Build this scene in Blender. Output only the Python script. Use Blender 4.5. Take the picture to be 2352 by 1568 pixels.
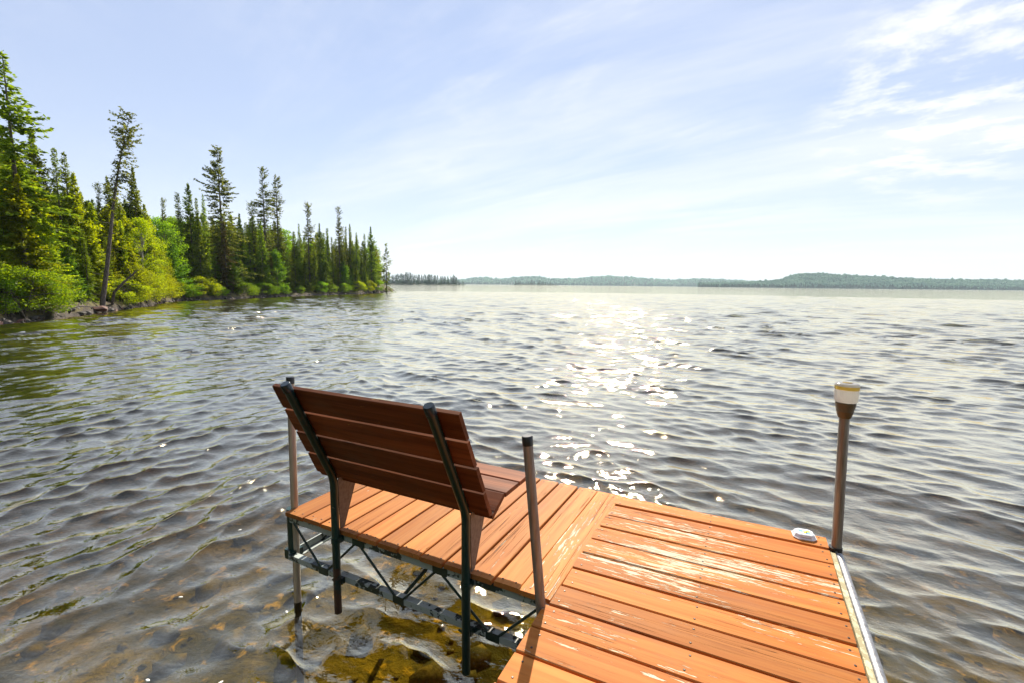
import bpy, math, random
import numpy as np
from mathutils import Vector, Matrix

scene = bpy.context.scene
for o in list(bpy.data.objects):
    bpy.data.objects.remove(o, do_unlink=True)
COL = scene.collection
R = math.radians

# ------------------------------------------------------------------ camera
CAM = np.array([0.607, -2.910, 1.309])
AX = np.array([[0.89808, 0.43972, 0.01020],      # right
               [-0.06040, 0.10032, 0.99312],     # up
               [-0.43567, 0.89252, -0.11665]])   # forward
FOC = 1108.0                                     # focal length for a 2352 px wide picture
cam = bpy.data.cameras.new('camera')
cam.sensor_width = 36.0
cam.lens = 16.957
cam.clip_start = 0.05
cam.clip_end = 20000
camo = bpy.data.objects.new('camera', cam)
COL.objects.link(camo)
camo.matrix_world = Matrix(((AX[0][0], AX[1][0], -AX[2][0], CAM[0]),
                            (AX[0][1], AX[1][1], -AX[2][1], CAM[1]),
                            (AX[0][2], AX[1][2], -AX[2][2], CAM[2]),
                            (0, 0, 0, 1)))
scene.camera = camo

# ------------------------------------------------------------------ light, sky, exposure
SUN_AZ, SUN_EL = R(-19.0), R(39.5)      # azimuth from +Y, positive to +X
sun = bpy.data.lights.new('sun', 'SUN')
sun.energy = 5.0
sun.angle = R(0.55)
sun.color = (1.0, 0.90, 0.74)
suno = bpy.data.objects.new('sun', sun)
COL.objects.link(suno)
sd = Vector((math.sin(SUN_AZ) * math.cos(SUN_EL), math.cos(SUN_AZ) * math.cos(SUN_EL), math.sin(SUN_EL)))
suno.rotation_euler = sd.to_track_quat('Z', 'Y').to_euler()
suno.location = (0, 0, 30)

world = bpy.data.worlds.new('World')
scene.world = world
world.use_nodes = True
wn, wl = world.node_tree.nodes, world.node_tree.links
wn.clear()


def wnode(t, **kw):
    n = wn.new(t)
    for k, v in kw.items():
        setattr(n, k, v)
    return n


def wmath(op, a, b=None, c=None, clamp=False):
    n = wn.new('ShaderNodeMath')
    n.operation = op
    n.use_clamp = clamp
    for i, v in enumerate((a, b, c)):
        if v is None:
            continue
        if isinstance(v, (int, float)):
            n.inputs[i].default_value = v
        else:
            wl.new(v, n.inputs[i])
    return n.outputs[0]


sky = wnode('ShaderNodeTexSky', sky_type='NISHITA', sun_disc=False)
sky.sun_elevation = SUN_EL
sky.sun_rotation = SUN_AZ
sky.air_density = 1.0
sky.dust_density = 0.0
sky.ozone_density = 2.2
tc = wnode('ShaderNodeTexCoord')
sep = wnode('ShaderNodeSeparateXYZ')
wl.new(tc.outputs['Generated'], sep.inputs[0])
zc = wmath('MAXIMUM', sep.outputs[2], 0.0)
zd = wmath('ADD', zc, 0.10)
px_ = wmath('DIVIDE', sep.outputs[0], zd)
py_ = wmath('DIVIDE', sep.outputs[1], zd)
comb = wnode('ShaderNodeCombineXYZ')
wl.new(px_, comb.inputs[0])
wl.new(py_, comb.inputs[1])


def wnoise(rot, sc, scale, detail, rough, dist=0.0, loc=(0, 0, 0)):
    # scale first, turn after: the streaks run along the turned axis
    m0 = wnode('ShaderNodeMapping')
    m0.inputs['Rotation'].default_value = (0, 0, rot)
    wl.new(comb.outputs[0], m0.inputs[0])
    m = wnode('ShaderNodeMapping')
    m.inputs['Scale'].default_value = sc
    m.inputs['Location'].default_value = loc
    wl.new(m0.outputs[0], m.inputs[0])
    n = wnode('ShaderNodeTexNoise')
    n.inputs['Scale'].default_value = scale
    n.inputs['Detail'].default_value = detail
    n.inputs['Roughness'].default_value = rough
    n.inputs['Distortion'].default_value = dist
    wl.new(m.outputs[0], n.inputs['Vector'])
    return n.outputs['Fac']


def wramp(v, a, b):
    n = wnode('ShaderNodeMapRange')
    n.interpolation_type = 'SMOOTHSTEP'
    n.inputs[1].default_value = a
    n.inputs[2].default_value = b
    wl.new(v, n.inputs[0])
    return n.outputs[0]


streak = wramp(wnoise(R(14), (0.33, 1.25, 1), 0.55, 9, 0.60, 0.5, (3.1, 1.7, 0)), 0.44, 0.70)
wisps = wramp(wnoise(R(24), (0.8, 1.6, 1), 1.1, 10, 0.62, 0.6, (7.3, 2.2, 0)), 0.50, 0.78)
broad = wramp(wnoise(0, (1, 1, 1), 0.30, 3, 0.5, 0, (0.6, 4.0, 0)), 0.42, 0.66)
puffs = wramp(wnoise(R(20), (1.0, 1.2, 1), 2.6, 12, 0.66, 0.15, (1.3, 0.4, 0)), 0.45, 0.62)
bank = wnode('ShaderNodeVectorMath')              # a bank of broken cloud to the north east
bank.operation = 'DOT_PRODUCT'
wl.new(tc.outputs['Generated'], bank.inputs[0])
bank.inputs[1].default_value = (0.235, 0.930, 0.280)
puffs = wmath('MULTIPLY', puffs, wmath('MAXIMUM', wramp(bank.outputs['Value'], 0.980, 0.997), wmath('MULTIPLY', wramp(wnoise(0, (1, 1, 1), 0.42, 2, 0.5, 0, (5.2, 8.6, 0)), 0.50, 0.66), 0.12)))
veil = wmath('POWER', wmath('SUBTRACT', 1.0, zc, None, True), 8.0)     # thin haze, the same all round
veil = wmath('MULTIPLY_ADD', veil, 0.85, 0.0)
cl = wmath('MULTIPLY_ADD', streak, 0.55, wmath('MULTIPLY', wisps, wmath('MULTIPLY', broad, 0.60)))
cl = wmath('ADD', cl, wmath('MULTIPLY', puffs, 0.65))
fac = wmath('SUBTRACT', 1.0, wmath('MULTIPLY', wmath('SUBTRACT', 1.0, veil, None, True), wmath('SUBTRACT', 1.0, cl, None, True)), None, True)
bg1 = wnode('ShaderNodeBackground')
bg1.inputs['Strength'].default_value = 0.065
wl.new(sky.outputs[0], bg1.inputs[0])
bg2 = wnode('ShaderNodeBackground')
bg2.inputs['Color'].default_value = (0.985, 0.985, 1.0, 1)
bg2.inputs['Strength'].default_value = 0.66
bg3 = wnode('ShaderNodeBackground')          # thin high veil, even over the whole sky
bg3.inputs['Color'].default_value = (0.66, 0.745, 1.0, 1)
bg3.inputs['Strength'].default_value = 0.66
mx0 = wnode('ShaderNodeMixShader')
mx0.inputs[0].default_value = 0.55
wl.new(bg1.outputs[0], mx0.inputs[1])
wl.new(bg3.outputs[0], mx0.inputs[2])
mx = wnode('ShaderNodeMixShader')
wl.new(fac, mx.inputs[0])
wl.new(mx0.outputs[0], mx.inputs[1])
wl.new(bg2.outputs[0], mx.inputs[2])
wo = wnode('ShaderNodeOutputWorld')
wl.new(mx.outputs[0], wo.inputs[0])

vs = scene.view_settings
vs.view_transform = 'Standard'
vs.look = 'None'
vs.exposure = 0.80
vs.gamma = 1.0
vs.use_curve_mapping = False
scene.render.engine = 'CYCLES'
cy = scene.cycles
cy.use_denoising = True
cy.max_bounces = 8
cy.diffuse_bounces = 3
cy.glossy_bounces = 4
cy.transmission_bounces = 6
cy.transparent_max_bounces = 12
cy.volume_bounces = 0
cy.caustics_reflective = False
cy.caustics_refractive = False
cy.sample_clamp_direct = 0
cy.sample_clamp_indirect = 8

# ------------------------------------------------------------------ helpers
rng = np.random.default_rng(7)
random.seed(5)


def at(px, py, dist):
    """world point seen at (px,py) of a 2352x1568 picture at a level distance of dist metres"""
    d = AX[2] + AX[0] * (px - 1176) / FOC - AX[1] * (py - 784) / FOC
    return CAM + d * dist / math.hypot(d[0], d[1])


def link(o, parent=None):
    COL.objects.link(o)
    if parent is not None:
        o.parent = parent
    return o


def mesh_np(name, v, f, mats, smooth=False, fmat=None):
    """v (n,3); f (m,3) or (m,4) arrays or list of lists"""
    me = bpy.data.meshes.new(name)
    if isinstance(f, np.ndarray):
        m, k = f.shape
        me.vertices.add(len(v))
        me.vertices.foreach_set('co', np.ascontiguousarray(v, dtype=np.float32).ravel())
        me.loops.add(m * k)
        me.loops.foreach_set('vertex_index', f.astype(np.int32).ravel())
        me.polygons.add(m)
        me.polygons.foreach_set('loop_start', np.arange(0, m * k, k, dtype=np.int32))
        me.polygons.foreach_set('loop_total', np.full(m, k, dtype=np.int32))
        me.update(calc_edges=True)
    else:
        me.from_pydata([tuple(map(float, p)) for p in v], [], [tuple(q) for q in f])
    for mt in (mats if isinstance(mats, (list, tuple)) else [mats]):
        me.materials.append(mt)
    if fmat is not None:
        me.polygons.foreach_set('material_index', np.asarray(fmat, dtype=np.int32))
    me.polygons.foreach_set('use_smooth', np.full(len(me.polygons), smooth))
    me.update()
    return me


class MB:
    def __init__(s):
        s.v, s.f, s.sm = [], [], []

    def add(s, vs, fs, smooth=False):
        b = len(s.v)
        s.v += [tuple(map(float, p)) for p in vs]
        for q in fs:
            s.f.append([b + i for i in q])
            s.sm.append(smooth)

    def box(s, x0, x1, y0, y1, z0, z1):
        s.add([(x0, y0, z0), (x1, y0, z0), (x1, y1, z0), (x0, y1, z0), (x0, y0, z1), (x1, y0, z1), (x1, y1, z1), (x0, y1, z1)],
              [(0, 3, 2, 1), (4, 5, 6, 7), (0, 1, 5, 4), (1, 2, 6, 5), (2, 3, 7, 6), (3, 0, 4, 7)])

    def tube(s, pts, rad, n=14, caps=True, hollow=False):
        pts = [np.array(p, float) for p in pts]
        m = len(pts)
        rads = rad if isinstance(rad, (list, tuple, np.ndarray)) else [rad] * m
        rings = []
        T = []
        for i in range(m):
            a = pts[max(i - 1, 0)]
            b = pts[min(i + 1, m - 1)]
            t = b - a
            T.append(t / np.linalg.norm(t))
        ref = np.array([1, 0, 0.0]) if abs(T[0][0]) < 0.8 else np.array([0, 1.0, 0])
        u = np.cross(T[0], ref)
        u /= np.linalg.norm(u)
        vs = []
        for i in range(m):
            u = u - T[i] * u.dot(T[i])
            u /= np.linalg.norm(u)
            w = np.cross(T[i], u)
            for k in range(n):
                a = 2 * math.pi * k / n
                vs.append(pts[i] + rads[i] * (math.cos(a) * u + math.sin(a) * w))
        fs = []
        for i in range(m - 1):
            for k in range(n):
                k2 = (k + 1) % n
                fs.append((i * n + k, i * n + k2, (i + 1) * n + k2, (i + 1) * n + k))
        s.add(vs, fs, True)
        if caps:
            s.add(vs[:n], [tuple(range(n))[::-1]])
            s.add(vs[-n:], [tuple(range(n))])

    def lathe(s, prof, c=(0, 0, 0), n=28, smooth=True, caps=True, top=True):
        vs, fs = [], []
        for r_, z_ in prof:
            for k in range(n):
                a = 2 * math.pi * k / n
                vs.append((c[0] + r_ * math.cos(a), c[1] + r_ * math.sin(a), c[2] + z_))
        for i in range(len(prof) - 1):
            for k in range(n):
                k2 = (k + 1) % n
                fs.append((i * n + k, i * n + k2, (i + 1) * n + k2, (i + 1) * n + k))
        if caps:
            fs.append(tuple(range(n))[::-1])
        if top:
            fs.append(tuple((len(prof) - 1) * n + k for k in range(n)))
        s.add(vs, fs, smooth)

    def build(s, name, mat, parent=None):
        me = bpy.data.meshes.new(name)
        me.from_pydata(s.v, [], s.f)
        me.materials.append(mat)
        me.polygons.foreach_set('use_smooth', s.sm)
        me.update()
        return link(bpy.data.objects.new(name, me), parent)


def empty(name, loc=(0, 0, 0), rz=0.0):
    o = bpy.data.objects.new(name, None)
    o.empty_display_size = 0.2
    o.location = loc
    o.rotation_euler = (0, 0, rz)
    return link(o)


def tag(o, label=None, cat=None, group=None, kind=None):
    if label:
        o['label'] = label
    if cat:
        o['category'] = cat
    if group:
        o['group'] = group
    if kind:
        o['kind'] = kind
    return o


# ------------------------------------------------------------------ materials
class NT:
    def __init__(s, name):
        s.m = bpy.data.materials.new(name)
        s.m.use_nodes = True
        s.n, s.l = s.m.node_tree.nodes, s.m.node_tree.links
        s.n.clear()
        s.out = s.n.new('ShaderNodeOutputMaterial')

    def node(s, t, ins=None, **kw):
        n = s.n.new(t)
        for k, v in kw.items():
            setattr(n, k, v)
        for k, v in (ins or {}).items():
            s.set(n.inputs[k], v)
        return n

    def set(s, sock, v):
        if hasattr(v, 'is_output') or isinstance(v, bpy.types.NodeSocket):
            s.l.new(v, sock)
        else:
            sock.default_value = v

    def math(s, op, a, b=None, c=None, clamp=False):
        n = s.n.new('ShaderNodeMath')
        n.operation = op
        n.use_clamp = clamp
        for i, v in enumerate((a, b, c)):
            if v is not None:
                s.set(n.inputs[i], v)
        return n.outputs[0]

    def ramp(s, v, a, b, lo=0.0, hi=1.0, smooth=True):
        n = s.n.new('ShaderNodeMapRange')
        n.interpolation_type = 'SMOOTHSTEP' if smooth else 'LINEAR'
        s.set(n.inputs[0], v)
        s.set(n.inputs[1], a)
        s.set(n.inputs[2], b)
        s.set(n.inputs[3], lo)
        s.set(n.inputs[4], hi)
        return n.outputs[0]

    def noise(s, vec, scale, detail=3, rough=0.5, dist=0.0):
        n = s.node('ShaderNodeTexNoise', {'Scale': scale, 'Detail': detail, 'Roughness': rough, 'Distortion': dist})
        if vec is not None:
            s.l.new(vec, n.inputs['Vector'])
        return n.outputs['Fac']

    def mapping(s, vec, sc=(1, 1, 1), loc=(0, 0, 0), rot=(0, 0, 0)):
        n = s.node('ShaderNodeMapping', {'Scale': sc, 'Location': loc, 'Rotation': rot})
        s.l.new(vec, n.inputs[0])
        return n.outputs[0]

    def mix(s, f, a, b):
        n = s.node('ShaderNodeMix', data_type='RGBA')
        s.set(n.inputs[0], f)
        s.set(n.inputs[6], a if isinstance(a, bpy.types.NodeSocket) else (*a, 1))
        s.set(n.inputs[7], b if isinstance(b, bpy.types.NodeSocket) else (*b, 1))
        return n.outputs[2]

    def bump(s, h, dist, strength=1.0, normal=None):
        n = s.node('ShaderNodeBump', {'Height': h, 'Distance': dist, 'Strength': strength})
        if normal is not None:
            s.l.new(normal, n.inputs['Normal'])
        return n.outputs[0]

    def bsdf(s, **ins):
        n = s.n.new('ShaderNodeBsdfPrincipled')
        for k, v in ins.items():
            k = k.replace('_', ' ')
            s.set(n.inputs[k], v if not (isinstance(v, tuple) and len(v) == 3) else (*v, 1))
        return n.outputs[0]

    def done(s, shader):
        s.l.new(shader, s.out.inputs['Surface'])
        return s.m


def objvec(t):
    return t.node('ShaderNodeTexCoord').outputs['Object']


def rnd(t):
    return t.node('ShaderNodeObjectInfo').outputs['Random']


def wood(name, axis, stain, stain2, dark, bare, wear, gold=0.0, rough=0.62, wearpos=None, spread=0.9, ring=1.0):
    """stained boards: grain along the axis, hairline cracks, flaked stain showing pale timber"""
    t = NT(name)
    pos = t.node('ShaderNodeNewGeometry').outputs['Position']
    off = t.node('ShaderNodeCombineXYZ', {0: t.math('MULTIPLY', rnd(t), 31.0), 1: t.math('MULTIPLY', rnd(t), 17.0), 2: 0.0}).outputs[0]
    v = t.node('ShaderNodeVectorMath', {0: pos, 1: off}, operation='ADD').outputs[0]

    def st(al, ac):
        return t.mapping(v, (al, ac, ac) if axis == 'X' else (ac, al, ac))
    g1 = t.noise(st(2.2, 60), 1.0, 5, 0.6, 0.6)
    g2 = t.noise(st(0.9, 16), 1.0, 3, 0.5, 1.2)
    blot = t.noise(st(2.0, 3.2), 1.0, 3, 0.55)
    c = t.mix(t.ramp(g2, 0.30, 0.70), stain, stain2)
    c = t.mix(t.math('MULTIPLY', t.ramp(g1, 0.48, 0.72), 0.40), c, dark)
    c = t.mix(t.math('MULTIPLY', t.ramp(blot, 0.45, 0.8), 0.30), c, stain2)
    tone = t.math('MULTIPLY_ADD', rnd(t), 0.52, 0.72)
    hsv = t.node('ShaderNodeHueSaturation', {'Color': c, 'Value': tone})
    c = hsv.outputs[0]
    grey = t.math('MULTIPLY', t.ramp(t.noise(st(3.0, 9.0), 1.0, 5, 0.65), 0.50, 0.72), 0.32)
    c = t.mix(grey, c, tuple(0.55 * x + 0.45 * y for x, y in zip(dark, (0.30, 0.20, 0.13))))
    # flaked areas
    fl = t.noise(st(5.5, 70), 1.0, 6, 0.68, 0.4)
    fl2 = t.noise(st(16, 130), 1.0, 4, 0.6)
    area = t.noise(st(1.5, 6.0), 1.0, 2, 0.5)
    th = t.math('MULTIPLY_ADD', area, -0.42, 0.91 + wear)
    if wearpos is not None:
        for (cx, cy, sx, sy, amt) in wearpos:
            sp = t.node('ShaderNodeSeparateXYZ', {0: pos})
            dx = t.math('DIVIDE', t.math('SUBTRACT', sp.outputs[0], cx), sx)
            dy = t.math('DIVIDE', t.math('SUBTRACT', sp.outputs[1], cy), sy)
            r2 = t.math('ADD', t.math('MULTIPLY', dx, dx), t.math('MULTIPLY', dy, dy))
            gsn = t.math('EXPONENT', t.math('MULTIPLY', r2, -1.0))
            th = t.math('MULTIPLY_ADD', gsn, -amt, th)
    flk = t.math('MULTIPLY_ADD', fl2, 0.35, t.math('MULTIPLY', fl, 0.75))
    mask = t.ramp(t.math('SUBTRACT', flk, th), 0.0, 0.03)
    edge = t.ramp(t.math('SUBTRACT', flk, th), -0.05, 0.01)
    barec = t.mix(t.ramp(g1, 0.4, 0.7), bare, tuple(x * 0.62 for x in bare))
    if gold > 0:
        gm = t.math('MULTIPLY', t.ramp(t.noise(st(1.1, 5), 1.0, 2), 0.55, 0.68), gold)
        barec = t.mix(gm, barec, (0.62, 0.33, 0.05))
    c = t.mix(t.math('MULTIPLY', t.math('SUBTRACT', edge, mask, None, True), 0.35), c, dark)
    c = t.mix(mask, c, barec)
    # cracks and knots
    ck = t.noise(st(0.55, 42), 1.0, 2, 0.4, 0.8)
    crack = t.math('SUBTRACT', 1.0, t.ramp(t.math('ABSOLUTE', t.math('SUBTRACT', ck, 0.5)), 0.0, 0.010))
    ckm = t.ramp(t.noise(st(1.3, 7), 1.0, 2), 0.52, 0.60)
    crack = t.math('MULTIPLY', crack, ckm)
    c = t.mix(t.math('MULTIPLY', crack, 0.75), c, tuple(x * 0.22 for x in dark))
    h = t.math('ADD', t.math('MULTIPLY', g1, 0.5), t.math('MULTIPLY', mask, -0.55))
    h = t.math('ADD', h, t.math('MULTIPLY', crack, -1.2))
    nb = t.bump(h, 0.0016, 0.9)
    ro = t.math('MULTIPLY_ADD', mask, 0.2, rough)
    return t.done(t.bsdf(Base_Color=c, Roughness=ro, Normal=nb, Specular_IOR_Level=0.12))


def painted(name, col, worn, amount, rough=0.42, scale=14.0, metallic=0.0, rust=(0.12, 0.05, 0.02), rustam=0.4):
    t = NT(name)
    p = t.node('ShaderNodeNewGeometry').outputs['Position']
    a = t.noise(p, scale, 6, 0.65, 0.3)
    b = t.noise(p, scale * 5, 4, 0.6)
    s_ = t.math('MULTIPLY_ADD', b, 0.3, a)
    m = t.ramp(s_, 0.92 - amount, 0.95 - amount)
    c = t.mix(t.ramp(t.noise(p, scale * 0.4, 2), 0.35, 0.65), col, tuple(x * 0.62 for x in col))
    c = t.mix(m, c, worn)
    r_ = t.math('MULTIPLY', t.ramp(t.noise(p, scale * 1.7, 5, 0.7), 0.60, 0.70), rustam)
    c = t.mix(r_, c, rust)
    nb = t.bump(t.math('ADD', m, t.math('MULTIPLY', b, 0.4)), 0.0006, 0.7)
    return t.done(t.bsdf(Base_Color=c, Roughness=t.math('MULTIPLY_ADD', m, 0.2, rough), Metallic=metallic, Normal=nb))


def galv(name, rustam, base=(0.34, 0.335, 0.33)):
    t = NT(name)
    p = t.node('ShaderNodeNewGeometry').outputs['Position']
    st = t.mapping(p, (50, 50, 3.0))
    a = t.noise(st, 1.0, 5, 0.6)
    b = t.noise(p, 30, 4, 0.6)
    c = t.mix(t.ramp(a, 0.35, 0.7), base, tuple(x * 0.5 for x in base))
    r_ = t.math('MULTIPLY', t.ramp(t.noise(t.mapping(p, (28, 28, 2.2)), 1.0, 4, 0.6), 0.42, 0.66), rustam)
    c = t.mix(r_, c, (0.17, 0.10, 0.075))
    nb = t.bump(t.math('ADD', a, b), 0.0006, 0.6)
    return t.done(t.bsdf(Base_Color=c, Metallic=0.65, Roughness=t.math('MULTIPLY_ADD', b, 0.25, 0.36), Normal=nb))


def plain(name, col, rough=0.5, metallic=0.0, var=0.25, scale=40.0, bump=0.0004):
    t = NT(name)
    p = t.node('ShaderNodeNewGeometry').outputs['Position']
    a = t.noise(p, scale, 4, 0.6)
    c = t.mix(t.ramp(a, 0.3, 0.7), tuple(x * (1 - var) for x in col), tuple(min(1, x * (1 + var * 0.4)) for x in col))
    return t.done(t.bsdf(Base_Color=c, Roughness=rough, Metallic=metallic, Normal=t.bump(a, bump, 0.5)))


def foliage(name, c1, c2, trans, size=0.9):
    t = NT(name)
    p = t.node('ShaderNodeNewGeometry').outputs['Position']
    oi = rnd(t)
    n = t.noise(p, 1.0 / size, 3, 0.6)
    n2 = t.noise(p, 6.0, 2, 0.6)
    f = t.ramp(t.math('MULTIPLY_ADD', n2, 0.55, n), 0.45, 1.05)
    c = t.mix(f, c1, c2)
    hs = t.node('ShaderNodeHueSaturation', {'Color': c, 'Hue': t.math('MULTIPLY_ADD', oi, 0.030, 0.485),
                                            'Value': t.math('MULTIPLY_ADD', oi, 0.5, 0.75)})
    c = hs.outputs[0]
    d = t.node('ShaderNodeBsdfDiffuse', {'Color': c})
    tr = t.node('ShaderNodeHueSaturation', {'Color': c, 'Hue': 0.485, 'Value': 1.5, 'Saturation': 1.05})
    tl = t.node('ShaderNodeBsdfTranslucent', {'Color': tr.outputs[0]})
    mxs = t.node('ShaderNodeMixShader', {0: trans, 1: d.outputs[0], 2: tl.outputs[0]})
    gl = t.node('ShaderNodeBsdfGlossy', {'Roughness': 0.5, 'Color': (0.8, 0.8, 0.75, 1)})
    mxt = t.node('ShaderNodeMixShader', {0: 0.02, 1: mxs.outputs[0], 2: gl.outputs[0]})
    return t.done(mxt.outputs[0])


def bark(name, c1, c2):
    t = NT(name)
    p = t.node('ShaderNodeNewGeometry').outputs['Position']
    a = t.noise(t.mapping(p, (16, 16, 5)), 1.0, 5, 0.65, 0.5)
    c = t.mix(t.ramp(a, 0.35, 0.68), c1, c2)
    return t.done(t.bsdf(Base_Color=c, Roughness=0.9, Normal=t.bump(a, 0.03, 0.8)))


def stone(name, c1, c2, c3=None, scale=5.0):
    t = NT(name)
    p = t.node('ShaderNodeNewGeometry').outputs['Position']
    a = t.noise(p, scale, 6, 0.62, 0.3)
    b = t.noise(p, scale * 6, 4, 0.6)
    c = t.mix(t.ramp(a, 0.35, 0.65), c1, c2)
    if c3:
        c = t.mix(t.ramp(t.noise(p, scale * 0.45, 3), 0.52, 0.66), c, c3)
    c = t.node('ShaderNodeHueSaturation', {'Color': c, 'Value': t.math('MULTIPLY_ADD', rnd(t), 0.7, 0.65)}).outputs[0]
    return t.done(t.bsdf(Base_Color=c, Roughness=0.75, Normal=t.bump(t.math('ADD', a, t.math('MULTIPLY', b, 0.4)), 0.03, 0.7)))


M = {}
STN, STN2, DRK, BARE = (0.43, 0.128, 0.022), (0.52, 0.190, 0.042), (0.21, 0.052, 0.010), (0.70, 0.60, 0.43)
M['deck'] = wood('deck_wood', 'X', STN, STN2, DRK, BARE, 0.0, 0.55,
                 wearpos=[(0.30, -0.50, 0.50, 0.30, 0.14), (0.75, -0.55, 0.35, 0.10, 0.13), (0.35, -0.80, 0.35, 0.12, 0.10), (0.15, -0.28, 0.3, 0.08, 0.08), (0.45, -1.35, 0.4, 0.15, 0.09)])
M['deck_side'] = wood('side_deck_wood', 'Y', (0.45, 0.155, 0.036), (0.53, 0.215, 0.058), (0.26, 0.072, 0.018), BARE, 0.03, 0.85,
                      wearpos=[(-0.12, -0.75, 0.09, 0.45, 0.16), (-0.45, -0.6, 0.45, 0.5, 0.06)])
M['bench_wood'] = wood('bench_wood', 'X', (0.120, 0.036, 0.015), (0.225, 0.074, 0.029), (0.040, 0.011, 0.005), (0.50, 0.26, 0.08), 0.045, 0.7, 0.62)
M['green'] = painted('green_paint', (0.008, 0.040, 0.036), (0.15, 0.16, 0.15), 0.13, 0.34, 9.0)
M['rail_green'] = painted('worn_green_paint', (0.010, 0.036, 0.034), (0.40, 0.46, 0.45), 0.33, 0.45, 7.0)
M['green_rust'] = painted('rusty_green_paint', (0.05, 0.022, 0.014), (0.012, 0.03, 0.026), 0.20, 0.6, 12.0)
M['galv'] = galv('galvanised_pipe', 0.45)
M['galv_rust'] = galv('rusty_galvanised_pipe', 0.38, (0.30, 0.295, 0.29))
M['galv_pale'] = galv('pale_galvanised_pipe', 0.3, (0.50, 0.47, 0.43))
M['rail_pipe'] = galv('rail_pipe', 0.12, (0.42, 0.42, 0.43))
M['black'] = plain('black_plastic', (0.012, 0.013, 0.015), 0.38)
M['cap'] = plain('dark_blue_cap', (0.014, 0.026, 0.034), 0.25)
M['plate'] = plain('grey_plate', (0.16, 0.135, 0.115), 0.55, 0.1, 0.3, 60)
M['trim'] = painted('cream_trim', (0.66, 0.60, 0.36), (0.35, 0.30, 0.16), 0.30, 0.5, 25.0, rust=(0.30, 0.16, 0.03), rustam=0.6)
M['lamp_collar'] = plain('lamp_collar', (0.115, 0.083, 0.045), 0.45, 0.0, 0.15)
M['puck_clear'] = plain('clear_plastic', (0.74, 0.76, 0.80), 0.15, 0.0, 0.1)
M['puck_dark'] = plain('puck_window', (0.16, 0.15, 0.17), 0.2, 0.0, 0.3)
M['puck_blue'] = plain('puck_blue', (0.28, 0.52, 0.80), 0.2, 0.0, 0.1)
M['puck_yellow'] = plain('puck_yellow', (0.82, 0.80, 0.06), 0.25, 0.0, 0.1)


def lensmat(name, col, tcol):
    t = NT(name)
    d = t.node('ShaderNodeBsdfDiffuse', {'Color': (*col, 1)})
    tl = t.node('ShaderNodeBsdfTranslucent', {'Color': (*tcol, 1)})
    m1 = t.node('ShaderNodeMixShader', {0: 0.72, 1: d.outputs[0], 2: tl.outputs[0]})
    g = t.node('ShaderNodeBsdfGlossy', {'Roughness': 0.12})
    fr = t.node('ShaderNodeFresnel', {'IOR': 1.45})
    m2 = t.node('ShaderNodeMixShader', {0: fr.outputs[0], 1: m1.outputs[0], 2: g.outputs[0]})
    return t.done(m2.outputs[0])


M['lamp_lens'] = lensmat('lamp_lens', (0.95, 0.94, 0.90), (0.99, 0.98, 0.94))
M['lamp_rim'] = lensmat('lamp_rim', (0.90, 0.66, 0.14), (0.99, 0.76, 0.16))
# ------------------------------------------------------------------ the lake
WL = -0.655                       # water level; the deck top is z = 0
SH_X = [-900, -500, -260, 0, 110, 230, 330, 400, 470, 560, 700, 820, 880, 915, 1000]
SH_D = [13.0, 19.0, 25.0, 31.0, 33.0, 39.0, 46.0, 57.0, 61.0, 65.5, 77.0, 90.0, 104.0, 118.0, 122.0]


def shore(px):
    return float(np.interp(px, SH_X, SH_D))


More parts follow.
